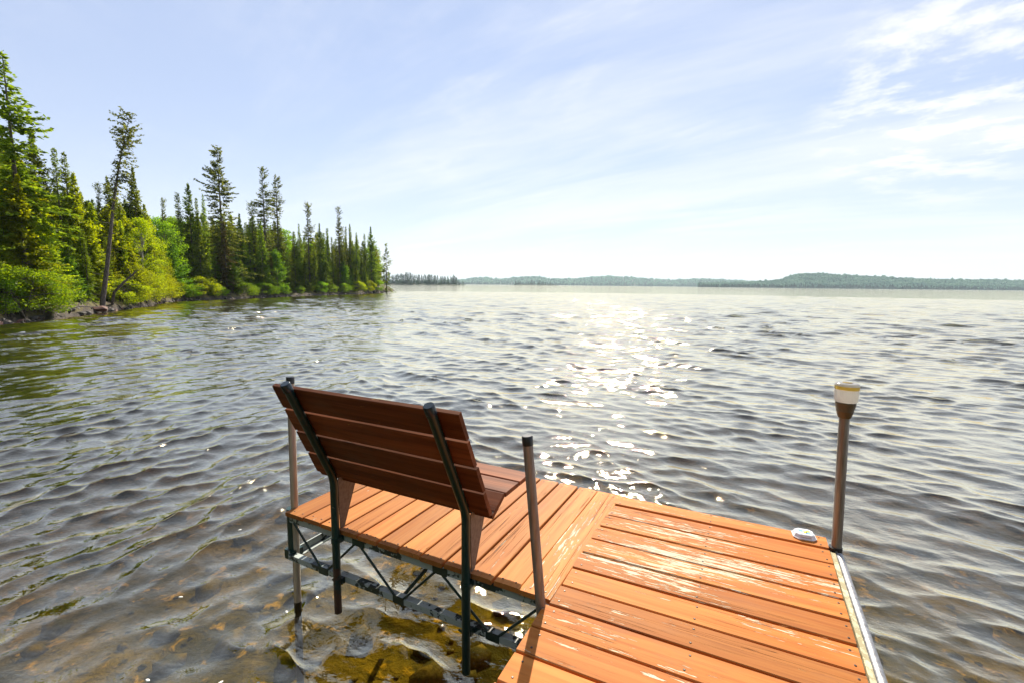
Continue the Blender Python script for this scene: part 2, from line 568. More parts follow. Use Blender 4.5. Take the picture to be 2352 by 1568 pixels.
def water_mat():
    t = NT('lake_water')
    pos = t.node('ShaderNodeNewGeometry').outputs['Position']
    rp = t.node('ShaderNodeAttribute', attribute_name='ripple').outputs['Fac']
    a = t.noise(t.mapping(pos, (1.0, 1.5, 1), rot=(0, 0, R(12))), 4.2, 3, 0.55, 0.4)
    b = t.noise(t.mapping(pos, (1.0, 1.9, 1), rot=(0, 0, R(-14))), 1.15, 3, 0.55, 0.3)
    c = t.noise(t.mapping(pos, (1.0, 1.5, 1), rot=(0, 0, R(30))), 17.0, 2, 0.5, 0.3)
    e = t.noise(t.mapping(pos, (1.0, 1.4, 1), rot=(0, 0, R(-40))), 46.0, 2, 0.5, 0.2)
    h = t.math('MULTIPLY_ADD', c, 0.0032, t.math('MULTIPLY', e, 0.0008))
    d = t.noise(t.mapping(pos, (1.0, 2.2, 1), rot=(0, 0, R(-16))), 0.36, 3, 0.6, 0.3)
    far = t.math('ADD', t.math('MULTIPLY_ADD', a, 0.006, t.math('MULTIPLY', d, 0.18)), t.math('MULTIPLY', b, 0.030))
    h = t.math('ADD', h, t.math('MULTIPLY', far, rp))
    h = t.math('ADD', h, t.math('MULTIPLY', a, 0.006))
    nb = t.bump(h, 1.0, 1.0)
    # light crosses the surface straight, so both sides use the same reflectance
    bf = t.node('ShaderNodeNewGeometry').outputs['Backfacing']
    ior = t.math('MULTIPLY_ADD', bf, 1.0 / 1.40 - 1.40, 1.40)
    fr = t.node('ShaderNodeFresnel', {'IOR': ior, 'Normal': nb})
    refl = t.math('SUBTRACT', 1.0, t.math('EXPONENT', t.math('MULTIPLY', t.math('POWER', t.math('MULTIPLY', fr.outputs[0], 5.6), 1.38), -1.0)))
    gcol = (1, 0.915, 0.72, 1)
    g1 = t.node('ShaderNodeBsdfGlossy', {'Roughness': t.math('MULTIPLY_ADD', rp, 0.02, 0.03), 'Color': gcol, 'Normal': nb})
    g2 = t.node('ShaderNodeBsdfGlossy', {'Roughness': 0.52, 'Color': gcol, 'Normal': nb})
    gl = t.node('ShaderNodeMixShader', {0: 0.005, 1: g1.outputs[0], 2: g2.outputs[0]})
    tr = t.node('ShaderNodeBsdfTransparent', {'Color': (0.97, 0.98, 0.96, 1)})
    mxs = t.node('ShaderNodeMixShader', {0: refl, 1: tr.outputs[0], 2: gl.outputs[0]})
    ab = t.node('ShaderNodeVolumeAbsorption', {'Color': (0.70, 0.63, 0.0, 1), 'Density': 1.3})
    t.l.new(ab.outputs[0], t.out.inputs['Volume'])
    return t.done(mxs.outputs[0])


def waves():
    """two trains of short chop: from the open lake, and bent round the point on the left"""
    g = np.random.default_rng(21)
    W = []
    n = 66
    for i in range(n):
        lam = 0.085 * (2.4 / 0.085) ** (i / (n - 1.0))
        pk = math.exp(-((math.log(lam / 0.29)) / 0.80) ** 2)
        for tr_, ang in ((0, -104.0), (1, 8.0)):
            sl = (0.013 + 0.047 * pk)
            a = math.radians(ang + g.normal(0, 17 if lam > 0.5 else 32))
            W.append((lam, a, sl * lam / (2 * math.pi) * g.uniform(0.7, 1.3), g.uniform(0, 2 * math.pi), tr_, sl))
    return W


def sstep(x):
    x = np.clip(x, 0, 1)
    return x * x * (3 - 2 * x)


def build_water():
    cx, cy_ = 0.6, -3.1
    fine = np.arange(-88, 42, 0.27)
    ang = np.radians(np.concatenate([fine, np.arange(42, 272, 4.0)]))
    r1 = 0.45 * 1.0056 ** np.arange(0, int(math.log(130 / 0.45) / math.log(1.0056)))
    r2 = r1[-1] * 1.22 ** np.arange(1, 19)
    r1 = r1[r1 > 0.9]
    rr = np.concatenate([r1, r2])
    A, B = len(ang), len(rr)
    aa, RR = np.meshgrid(ang, rr)
    x = cx + RR * np.sin(aa)
    y = cy_ + RR * np.cos(aa)
    spc = RR * 0.0056
    coarse = (np.degrees(aa) > 42) | (np.degrees(aa) < -87)
    spc = np.where(coarse, RR * 0.07, spc)
    spc = np.where(RR > r1[-1], RR * 0.2, spc)
    wB = sstep((-x - 0.6 - 0.95 * np.maximum(y + 0.6, 0)) / 3.0)
    wA = 1 - 0.88 * wB
    wB = 0.10 + 0.90 * wB
    # patches of stronger and weaker chop
    pat = np.clip(0.95 + 0.34 * np.sin(1.3 * x + 0.5 * y + 1 + 0.8 * np.sin(0.7 * y)) * np.sin(1.1 * y - 0.5 * x + 0.9 * np.sin(0.6 * x)) + 0.25 * np.sin(0.33 * x - 0.51 * y) * np.sin(0.21 * x + 0.4 * y), 0.4, 1.5)
    z = np.zeros_like(x)
    dx = np.zeros_like(x)
    dy = np.zeros_like(x)
    tot = np.zeros_like(x)
    mis = np.zeros_like(x)
    for lam, a, amp, ph, tr_, sl in waves():
        k = 2 * math.pi / lam
        ca, sa = math.cos(a), math.sin(a)
        w = sstep((lam / spc - 2.0) / 2.0)
        tw = (wA if tr_ == 0 else wB)
        amp_ = amp * w * tw * pat
        if lam > 0.5:                                # longer waves out on the open lake
            amp_ = amp_ * (1 + 1.5 * sstep((RR - 6) / 25.0))
        p = k * (x * ca + y * sa) + ph + 0.6 * np.sin(0.35 * x + 0.27 * y + ph)
        z += amp_ * np.sin(p)
        q = 1.9
        dx += q * amp_ * ca * np.cos(p)
        dy += q * amp_ * sa * np.cos(p)
        tot += (sl * tw) ** 2
        mis += (sl * tw) ** 2 * (1 - w)
    v = np.stack([x + dx, y + dy, WL + z], -1).reshape(-1, 3)
    ii = np.arange(A)
    jj = np.arange(B - 1)
    i2 = (ii + 1) % A
    q = np.stack([(jj[:, None] * A + ii), (jj[:, None] * A + i2), ((jj[:, None] + 1) * A + i2), ((jj[:, None] + 1) * A + ii)], -1).reshape(-1, 4)
    rip = np.sqrt(mis / tot).reshape(-1)
    # inner disc, skirt and floor close the body of water
    nv = len(v)
    v = np.concatenate([v, [[cx, cy_, WL]]])
    inner = [(int(i), int((i + 1) % A), nv) for i in range(A)]
    outer = v[(B - 1) * A:B * A].copy()
    outer[:, 2] = -14.0
    bo = len(v)
    v = np.concatenate([v, outer, [[cx, cy_, -14.0]]])
    top0 = (B - 1) * A
    sk1 = [(int(top0 + i), int(top0 + (i + 1) % A), int(bo + (i + 1) % A)) for i in range(A)]
    sk2 = [(int(top0 + i), int(bo + (i + 1) % A), int(bo + i)) for i in range(A)]
    fl = [(int(bo + i), int(bo + (i + 1) % A), int(bo + A)) for i in range(A)]
    tri = np.concatenate([q[:, [0, 1, 2]], q[:, [0, 2, 3]], np.array(inner)[:, ::-1], np.array(sk1), np.array(sk2), np.array(fl)])
    me = mesh_np('lake_water', v, tri, water_mat(), True)
    at_ = me.attributes.new('ripple', 'FLOAT', 'POINT')
    full = np.zeros(len(v), dtype=np.float32)
    full[:len(rip)] = rip
    at_.data.foreach_set('value', full)
    o = link(bpy.data.objects.new('lake_water', me))
    tag(o, 'choppy olive green lake water around the dock reaching the far shore', 'water', kind='structure')
    return o


water = build_water()


def vnoise(x, y, seed=0, oct_=4):
    """cheap smooth noise from rotated sines, about -1..1"""
    g = np.random.default_rng(seed)
    s_ = np.zeros_like(x, dtype=float)
    a = 1.0
    f = 1.0
    for _ in range(oct_):
        for _k in range(3):
            t_ = g.uniform(0, 6.28)
            s_ += a * np.sin(f * (x * math.cos(t_) + y * math.sin(t_)) * g.uniform(0.7, 1.3) + g.uniform(0, 6.28)) / 3
        a *= 0.55
        f *= 2.1
    return s_


def bed_z(x, y):
    d = np.hypot(x - 0.3, y + 2.0)
    return -1.22 - 0.030 * np.minimum(d, 10) - 0.09 * np.clip(d - 3.0, 0, 60) + 0.05 * vnoise(x * 1.7, y * 1.7, 3, 4)


def build_bed():
    ang = np.radians(np.arange(0, 360, 2.5))
    rr = 0.12 * 1.065 ** np.arange(0, 180)
    rr = rr[rr < 4200]
    aa, RR = np.meshgrid(ang, rr)
    x = 0.3 + RR * np.sin(aa)
    y = -2.0 + RR * np.cos(aa)
    z = bed_z(x, y)
    A, B = aa.shape[1], aa.shape[0]
    v = np.stack([x, y, z], -1).reshape(-1, 3)
    ii = np.arange(A)
    i2 = (ii + 1) % A
    jj = np.arange(B - 1)[:, None]
    q = np.stack([jj * A + ii, (jj + 1) * A + ii, (jj + 1) * A + i2, jj * A + i2], -1).reshape(-1, 4)
    t = NT('lake_bed')
    p = t.node('ShaderNodeNewGeometry').outputs['Position']
    a = t.noise(p, 1.6, 5, 0.6, 0.5)
    b = t.noise(p, 5.5, 4, 0.6, 0.4)
    c = t.mix(t.ramp(a, 0.35, 0.65), (0.040, 0.036, 0.010), (0.24, 0.170, 0.028))
    c = t.mix(t.ramp(b, 0.56, 0.68), c, (0.60, 0.36, 0.045))
    c = t.mix(t.ramp(t.noise(p, 11, 3), 0.56, 0.70), c, (0.03, 0.027, 0.012))
    m = t.done(t.bsdf(Base_Color=c, Roughness=0.9, Normal=t.bump(t.math('ADD', a, b), 0.1, 0.8)))
    o = link(bpy.data.objects.new('lake_bed', mesh_np('lake_bed', v, q, m, True)))
    tag(o, 'brown silty lake bed seen through the shallow water', 'lake bed', kind='structure')


build_bed()


def rock_mesh(seed, name, mat, n=2, flat=0.6):
    import bmesh
    bm = bmesh.new()
    bmesh.ops.create_icosphere(bm, subdivisions=n, radius=0.5)
    g = np.random.default_rng(seed)
    dirs = g.normal(size=(9, 3))
    dirs /= np.linalg.norm(dirs, axis=1)[:, None]
    cut = g.uniform(0.26, 0.46, 9)
    sc_ = (g.uniform(0.8, 1.25), g.uniform(0.7, 1.05), flat * g.uniform(0.8, 1.2))
    for vv in bm.verts:
        p = np.array(vv.co)
        for d_, c_ in zip(dirs, cut):
            e = p.dot(d_) - c_
            if e > 0:
                p = p - d_ * e * 0.92
        p = p * (1 + 0.05 * g.normal())
        vv.co = p * sc_
    me = bpy.data.meshes.new(name)
    bm.to_mesh(me)
    bm.free()
    me.materials.append(mat)
    return me


M['bed_stone'] = stone('bed_stone', (0.032, 0.028, 0.011), (0.17, 0.115, 0.028), (0.022, 0.02, 0.009), 7.0)
M['shore_stone'] = stone('shore_stone', (0.055, 0.047, 0.042), (0.13, 0.112, 0.10), (0.03, 0.027, 0.024), 3.0)
M['red_stone'] = stone('red_stone', (0.14, 0.065, 0.05), (0.22, 0.12, 0.095), (0.06, 0.03, 0.025), 3.0)


def bed_stones():
    g = np.random.default_rng(4)
    base = [rock_mesh(50 + i, 'tmp_stone', M['bed_stone'], 1, 0.55) for i in range(6)]
    V, F = [], []
    nb = 0
    arrs = []
    for me in base:
        co = np.zeros(len(me.vertices) * 3, dtype=np.float32)
        me.vertices.foreach_get('co', co)
        fc = np.array([list(p.vertices) for p in me.polygons])
        arrs.append((co.reshape(-1, 3), fc))
        bpy.data.meshes.remove(me)
    for i in range(2600):
        r_ = 0.6 + 9.5 * math.sqrt(g.random()) ** 1.3
        a = g.uniform(-math.pi, math.pi)
        x, y = 0.2 + r_ * math.sin(a), -1.8 + r_ * math.cos(a)
        s_ = 0.05 + 0.34 * g.random() ** 3.2
        co, fc = arrs[g.integers(0, 6)]
        t_ = g.uniform(0, 6.28)
        rot = np.array([[math.cos(t_), -math.sin(t_), 0], [math.sin(t_), math.cos(t_), 0], [0, 0, 1]])
        z = float(bed_z(np.array([x]), np.array([y]))[0])
        V.append(co @ rot.T * s_ + np.array([x, y, z + 0.1 * s_]))
        F.append(fc + nb)
        nb += len(co)
    o = link(bpy.data.objects.new('lake_bed_stones', mesh_np('lake_bed_stones', np.concatenate(V), np.concatenate(F), M['bed_stone'], True)))
    tag(o, 'scattered yellow brown stones lying on the lake bed under water', 'stones', kind='stuff')


bed_stones()

# ------------------------------------------------------------------ land on the left
G_X = np.arange(-900, 916, 5.0)


def behind_max(px):
    return float(np.interp(px, [-900, 500, 760, 860, 905, 915], [70, 70, 60, 42, 24, 12]))


def ground_h(b, px):
    """height above the water, b metres behind the waterline"""
    h = np.interp(b, [-6, -2, -0.4, 0.0, 0.7, 1.6, 6, 20, 70], [-1.6, -0.7, -0.12, 0.02, 0.30, 0.55, 1.0, 2.0, 4.5])
    edge = np.clip((px - 872) / 40.0, 0, 1)
    return h * (1 - edge) - 0.5 * edge if np.ndim(b) else float(h * (1 - edge) - 0.5 * edge)


def gpos(px, b):
    p = at(px, 650, shore(px) + b)
    return p[0], p[1], WL + ground_h(b, px)


def build_land():
    bs = np.concatenate([np.arange(-6, 0, 0.75), np.arange(0, 3, 0.35), np.arange(3, 72, 3.0)])
    v = []
    for px in G_X:
        bm_ = behind_max(px)
        wob = 0.6 * math.sin(px * 0.09) + 0.5 * math.sin(px * 0.031 + 1) + 0.35 * math.sin(px * 0.21)
        for b in bs:
            bb = min(b, bm_ + 0.02 * b)
            p = at(px, 650, shore(px) + bb + wob * 0.5)
            h = ground_h(bb, px)
            if b > 0.3:
                h += 0.12 * math.sin(p[0] * 1.1 + p[1] * 0.7) + 0.1 * math.sin(p[0] * 2.3 - p[1] * 1.9)
            if b > bm_:
                h -= 2.0
            v.append((p[0], p[1], WL + h))
    n = len(bs)
    m = len(G_X)
    f = [(i * n + j, i * n + j + 1, (i + 1) * n + j + 1, (i + 1) * n + j) for i in range(m - 1) for j in range(n - 1)]
    t = NT('forest_floor')
    p = t.node('ShaderNodeNewGeometry').outputs['Position']
    a = t.noise(p, 0.8, 5, 0.6)
    b = t.noise(p, 4.0, 5, 0.65)
    z = t.node('ShaderNodeSeparateXYZ', {0: p}).outputs[2]
    c = t.mix(t.ramp(a, 0.4, 0.6), (0.045, 0.032, 0.02), (0.12, 0.10, 0.03))
    c = t.mix(t.ramp(b, 0.5, 0.65), c, (0.10, 0.085, 0.025))
    c = t.mix(t.ramp(t.math('MULTIPLY_ADD', a, 0.3, z), WL + 0.25, WL + 0.5), (0.06, 0.048, 0.040), c)
    mt = t.done(t.bsdf(Base_Color=c, Roughness=0.95, Normal=t.bump(t.math('ADD', a, b), 0.15, 0.8)))
    o = link(bpy.data.objects.new('shore_ground', mesh_np('shore_ground', np.array(v), f, mt, True)))
    tag(o, 'low wooded bank of dark earth along the left shore', 'ground', kind='structure')


build_land()

# ------------------------------------------------------------------ foliage builders
FOL = {}
FOL['spruce'] = foliage('spruce_needles', (0.045, 0.090, 0.012), (0.26, 0.35, 0.024), 0.52)
FOL['fir'] = foliage('fir_needles', (0.10, 0.155, 0.012), (0.44, 0.50, 0.022), 0.58)
FOL['old'] = foliage('olive_needles', (0.050, 0.074, 0.016), (0.23, 0.27, 0.036), 0.48)
FOL['rusty'] = foliage('brownish_needles', (0.07, 0.072, 0.016), (0.24, 0.21, 0.04), 0.40)
FOL['cedar'] = foliage('cedar_foliage', (0.055, 0.13, 0.010), (0.22, 0.36, 0.022), 0.48)
FOL['leaf'] = foliage('bright_leaves', (0.11, 0.16, 0.010), (0.44, 0.50, 0.018), 0.55)
FOL['leaf_green'] = foliage('green_leaves', (0.085, 0.19, 0.012), (0.28, 0.46, 0.024), 0.52)
BARK = bark('spruce_bark', (0.075, 0.058, 0.046), (0.21, 0.165, 0.135))
BARK_PALE = bark('pale_bark', (0.20, 0.18, 0.155), (0.48, 0.45, 0.40))
TWIG = bark('dead_twigs', (0.12, 0.10, 0.085), (0.24, 0.20, 0.17))


def kites(base, dirn, side, ln, wd):
    """arrays (n,3): leaf kites from base along dirn with the given side vector"""
    n = len(base)
    ln = ln[:, None]
    wd = wd[:, None]
    mid = base + dirn * ln * 0.45
    v = np.empty((n, 4, 3))
    v[:, 0] = base
    v[:, 1] = mid + side * wd
    v[:, 2] = base + dirn * ln
    v[:, 3] = mid - side * wd
    return v.reshape(-1, 3)


def unit(a):
    return a / np.maximum(np.linalg.norm(a, axis=-1, keepdims=True), 1e-9)


def conifer(seed, H, Rr, cb, prof, whorl=0.22, nb=5, step=0.11, spray=0.27, keep=1.0, up_top=40, low=-18, bend=None, twigs=True, mat='spruce', lump=0.25):
    g = np.random.default_rng(seed)
    bend = bend or (lambda z: (0.0, 0.0))
    B, D, S, L, W = [], [], [], [], []
    z = cb * H
    tw = MB()
    gapn = [g.uniform(0, 6.28) for _ in range(4)]
    while z < H * 0.995:
        t_ = (z - cb * H) / (H * (1 - cb))
        for _ in range(max(3, int(nb * (1.0 if t_ < 0.85 else 0.8)))):
            phi = g.uniform(0, 2 * math.pi)
            # uneven sides: whole sectors thicker or thinner with height
            lp = 1 + lump * (math.sin(phi + gapn[0] + 5 * t_) + 0.7 * math.sin(2 * phi + gapn[1] - 11 * t_) + 0.8 * math.sin(17 * t_ + gapn[2]))
            if g.random() > keep * (0.75 + 0.25 * lp):
                continue
            ln = Rr * prof(t_) * lp * g.uniform(0.55, 1.15)
            if ln < 0.06:
                ln = 0.06
            el = math.radians(low + (up_top - low) * t_ ** 1.6 + g.normal(0, 7))
            bx, by = bend(z)
            p0 = np.array([bx, by, z])
            out = np.array([math.cos(phi), math.sin(phi), 0.0])
            m = max(2, int(ln / step))
            s_ = (np.arange(m) + g.uniform(0.2, 0.9, m)) / m
            s_ = s_[s_ > (0.12 if ln < 0.5 else 0.18)]
            m = len(s_)
            if m == 0:
                continue
            rad = ln * s_
            hz = math.sin(el) * rad - 0.16 * ln * s_ ** 2 * (1 - t_) + 0.10 * ln * s_ ** 4
            pts = p0 + out * (math.cos(el) * rad)[:, None] + np.array([0, 0, 1.0]) * hz[:, None]
            if twigs and ln > 0.7 and g.random() < 0.35:
                tw.tube([p0, p0 + out * ln * 0.5 * math.cos(el) + np.array([0, 0, math.sin(el) * ln * 0.5])], [0.018, 0.008], 4, False)
            lat = np.array([-math.sin(phi), math.cos(phi), 0.0])
            for sgn in (-1, 1, 0):
                n_ = m
                d_ = out * g.uniform(0.35, 0.9, (n_, 1)) + lat * sgn * g.uniform(0.5, 1.0, (n_, 1)) + g.normal(0, 0.22, (n_, 3))
                d_[:, 2] += g.normal(-0.10 if sgn else -0.28, 0.22, n_) + 0.5 * max(0, t_ - 0.7)
                d_ = unit(d_)
                up = np.array([0, 0, 1.0]) + g.normal(0, 0.45, (n_, 3))
                sd_ = unit(np.cross(d_, up))
                B.append(pts + g.normal(0, 0.02, (n_, 3)))
                D.append(d_)
                S.append(sd_)
                L.append(spray * g.uniform(0.6, 1.25, n_) * (1 - 0.35 * s_) * (0.65 + 0.35 * min(1, ln / 0.8)))
                W.append(spray * g.uniform(0.18, 0.32, n_))
        z += whorl * g.uniform(0.6, 1.4) * (1.0 - 0.45 * t_)
    # leader
    bx, by = bend(H)
    n_ = 14
    B.append(np.array([bx, by, H - 0.35]) + np.stack([np.zeros(n_), np.zeros(n_), np.linspace(0, 0.33, n_)], -1))
    d_ = unit(np.stack([g.normal(0, 0.5, n_), g.normal(0, 0.5, n_), np.full(n_, 0.9)], -1))
    D.append(d_)
    S.append(unit(np.cross(d_, g.normal(0, 1, (n_, 3)))))
    L.append(np.full(n_, 0.16))
    W.append(np.full(n_, 0.035))
    v = kites(np.concatenate(B), np.concatenate(D), np.concatenate(S), np.concatenate(L), np.concatenate(W))
    f = np.arange(len(v)).reshape(-1, 4)
    crown = mesh_np('crown', v, f, FOL[mat], False)
    tr = MB()
    r0 = 0.011 * H + 0.02
    zz = np.linspace(-0.5, H - 0.1, 14)
    tr.tube([(bend(max(q, 0))[0], bend(max(q, 0))[1], q) for q in zz], [max(0.012, r0 * (1 - 0.93 * max(q, 0) / H) * (1.25 if q < 0.3 else 1)) for q in zz], 8)
    # bare dead branches below the crown
    for i in range(int(10 + 26 * cb)):
        q = g.uniform(0.05 * H, max(cb, 0.3) * H)
        a = g.uniform(0, 6.28)
        ln = g.uniform(0.3, 0.9) * min(1, Rr)
        bx, by = bend(q)
        tr.tube([(bx, by, q), (bx + ln * math.cos(a), by + ln * math.sin(a), q + g.uniform(-0.25, 0.1))], [0.016, 0.005], 4, False)
    for vs_, fs_ in ((tw.v, tw.f),):
        b0 = len(tr.v)
        tr.v += vs_
        tr.f += [[b0 + i for i in q] for q in fs_]
        tr.sm += [True] * len(fs_)
    me = bpy.data.meshes.new('trunk')
    me.from_pydata(tr.v, [], tr.f)
    me.materials.append(BARK)
    me.polygons.foreach_set('use_smooth', [True] * len(me.polygons))
    return {'H': H, 'crown': crown, 'trunk': me}


def leafy(seed, H, Rr, cb, mat, nclump=40, leaves=90, size=0.10, stems=1, barkm=None, spread=1.0, lean=(0, 0)):
    """broadleaf tree or bush: forked stems, leaf clumps at the ends of the limbs"""
    g = np.random.default_rng(seed)
    tr = MB()
    B, D, S, L, W = [], [], [], [], []
    cl = []
    for i in range(nclump):
        t_ = g.uniform(0, 1) ** 0.8
        zz = H * (cb + (1 - cb) * t_)
        rr = Rr * math.sqrt(max(0.02, 1 - (2 * abs(t_ - 0.42)) ** 2.2 * 0.9)) * g.uniform(0.45, 1.0)
        a = g.uniform(0, 6.28)
        cl.append(np.array([rr * math.cos(a) + lean[0] * zz, rr * math.sin(a) + lean[1] * zz, zz]))
    roots = [np.array([g.normal(0, 0.12 * (stems > 1)), g.normal(0, 0.12 * (stems > 1)), -0.3]) for _ in range(stems)]
    tops = []
    for r_ in roots:
        a = g.uniform(0, 6.28)
        top = np.array([lean[0] * H * 0.85 + 0.25 * Rr * math.cos(a) * (stems > 1), lean[1] * H * 0.85 + 0.25 * Rr * math.sin(a) * (stems > 1), H * 0.86])
        mid = r_ * 0.5 + top * 0.5 + np.array([g.normal(0, 0.06 * Rr), g.normal(0, 0.06 * Rr), 0])
        tr.tube([r_, r_ * 0.75 + mid * 0.25, mid, mid * 0.5 + top * 0.5, top], np.array([1.0, 0.85, 0.62, 0.4, 0.12]) * (0.013 * H + 0.02) / math.sqrt(stems), 7)
        tops.append((r_, mid, top))
    for c in cl:
        r_, mid, top = tops[g.integers(0, stems)]
        s_ = np.clip((c[2] * 0.75 + 0.3) / (top[2] + 0.3), 0.1, 0.95)
        base = r_ * (1 - s_) + top * s_ if s_ > 0.5 else r_ * (1 - 2 * s_) + mid * 2 * s_
        if g.random() < 0.7:
            tr.tube([base, (base + c) / 2 + np.array([0, 0, 0.05 * H]), c], [0.006 * H * 0.5 + 0.008, 0.01, 0.004], 5, False)
        n_ = int(leaves * g.uniform(0.6, 1.4))
        cr = spread * Rr * g.uniform(0.22, 0.40)
        p = g.normal(0, 1, (n_, 3))
        p = unit(p) * (g.uniform(0.25, 1.0, (n_, 1)) ** 0.6) * cr * np.array([1, 1, 0.62])
        B.append(c + p)
        d_ = unit(p * 0.8 / max(cr, 0.01) + g.normal(0, 0.6, (n_, 3)) + np.array([0, 0, 0.1]))
        D.append(d_)
        S.append(unit(np.cross(d_, np.array([0, 0, 1.0]) + g.normal(0, 0.7, (n_, 3)))))
        L.append(size * g.uniform(0.7, 1.4, n_))
        W.append(size * g.uniform(0.25, 0.42, n_))
    v = kites(np.concatenate(B), np.concatenate(D), np.concatenate(S), np.concatenate(L), np.concatenate(W))
    crown = mesh_np('crown', v, np.arange(len(v)).reshape(-1, 4), FOL[mat], False)
    me = bpy.data.meshes.new('trunk')
    me.from_pydata(tr.v, [], tr.f)
    me.materials.append(barkm or BARK)
    me.polygons.foreach_set('use_smooth', [True] * len(me.polygons))
    return {'H': H, 'crown': crown, 'trunk': me}


cone = lambda t: (1 - t) ** 0.85 * (0.35 + 0.65 * min(1, t * 6 + 0.45))
spire = lambda t: 0.12 + 0.88 * (1 - t) ** 1.15
club = lambda t: (0.30 + 0.70 * (1 - t) ** 0.9) * (1 - 0.35 * math.exp(-((t - 0.78) / 0.08) ** 2)) * (1.25 if 0.86 < t < 0.97 else 1.0) * (1 if t < 0.97 else 0.4)
column = lambda t: (0.85 * (1 - t) ** 0.55) * (0.6 + 0.4 * min(1, t * 4))
dome = lambda t: math.sqrt(max(0.0, 1 - t ** 1.7)) * (0.75 + 0.25 * min(1, t * 5))

P = {}
P['cone'] = [conifer(100 + i, 11, 2.3, 0.03, cone, 0.19, 7, 0.095, 0.27, mat='spruce') for i in range(3)]
P['fir'] = [conifer(120 + i, 10, 2.3, 0.03, cone, 0.20, 7, 0.10, 0.30, mat='fir', up_top=45, low=-8) for i in range(3)]
P['spire'] = [conifer(140 + i, 12, 1.75, 0.04, spire, 0.19, 6, 0.095, 0.24, mat='spruce', low=-24) for i in range(3)]
P['club'] = [conifer(160 + i, 13, 1.6, 0.10, club, 0.20, 6, 0.095, 0.23, keep=0.80, mat='old', low=-26, lump=0.34) for i in range(3)]
P['big'] = [conifer(181, 15, 2.35, 0.15, lambda t: (0.20 + 0.80 * (1 - t) ** 0.72) * (1 - 0.25 * math.exp(-((t - 0.55) / 0.06) ** 2)), 0.23, 6, 0.10, 0.30, keep=0.74, mat='old', low=-20, up_top=30, lump=0.34)]
P['edge'] = [conifer(185, 13, 2.3, 0.05, cone, 0.24, 6, 0.10, 0.30, keep=0.72, mat='spruce', low=-18, up_top=20, lump=0.30)]
P['rusty'] = [conifer(190, 8, 1.3, 0.06, cone, 0.2, 6, 0.10, 0.24, mat='rusty', low=-22)]
P['cedar'] = [conifer(200 + i, 4.6, 1.25, 0.02, dome, 0.13, 8, 0.09, 0.17, mat='cedar', low=5, up_top=65, lump=0.16, twigs=False) for i in range(2)]
P['snag'] = [conifer(210, 7, 1.5, 0.06, spire, 0.22, 6, 0.10, 0.24, keep=0.72, mat='old', low=-30, lump=0.4)]
P['leaf'] = [leafy(220 + i, 7.0, 2.2, 0.15, 'leaf', 90, 110, 0.11, 1 + (i == 1), BARK_PALE if i < 2 else BARK, spread=0.72) for i in range(3)]
P['green'] = [leafy(230 + i, 6.0, 1.9, 0.12, 'leaf_green', 52, 110, 0.13, 2) for i in range(2)]
P['bush'] = [leafy(240 + i, 1.7, 1.25, 0.08, 'leaf', 46, 130, 0.062, 5, spread=0.8) for i in range(2)]
P['bush_green'] = [leafy(250 + i, 1.6, 1.2, 0.08, 'leaf_green', 46, 130, 0.062, 5, spread=0.8) for i in range(2)]


def plant(kind, px, py, b, name, label, cat='tree', group=None, var=None, width=1.0, base=None, height=None, rz=None, lean=None):
    """a tree b metres behind the waterline in the direction of px, its tip seen at py"""
    d = shore(px) + b
    if base is not None:
        x, y, zg = base
    else:
        x, y, zg = gpos(px, b)
    if height is None:
        top = at(px, py, d)
        x, y = (top[0], top[1]) if base is None else (x, y)
        height = top[2] - zg
    pr = P[kind][(random.randrange(len(P[kind])) if var is None else var)]
    s_ = height / pr['H']
    o = bpy.data.objects.new(name, None)
    o.empty_display_size = 0.3
    o.location = (x, y, zg - 0.05)
    o.rotation_euler = (lean[0] if lean else 0, lean[1] if lean else 0, random.uniform(0, 6.28) if rz is None else rz)
    o.scale = (s_ * width, s_ * width, s_)
    link(o)
    for part in ('trunk', 'crown'):
        link(bpy.data.objects.new(part, pr[part]), o)
    tag(o, label, cat, group)
    return o
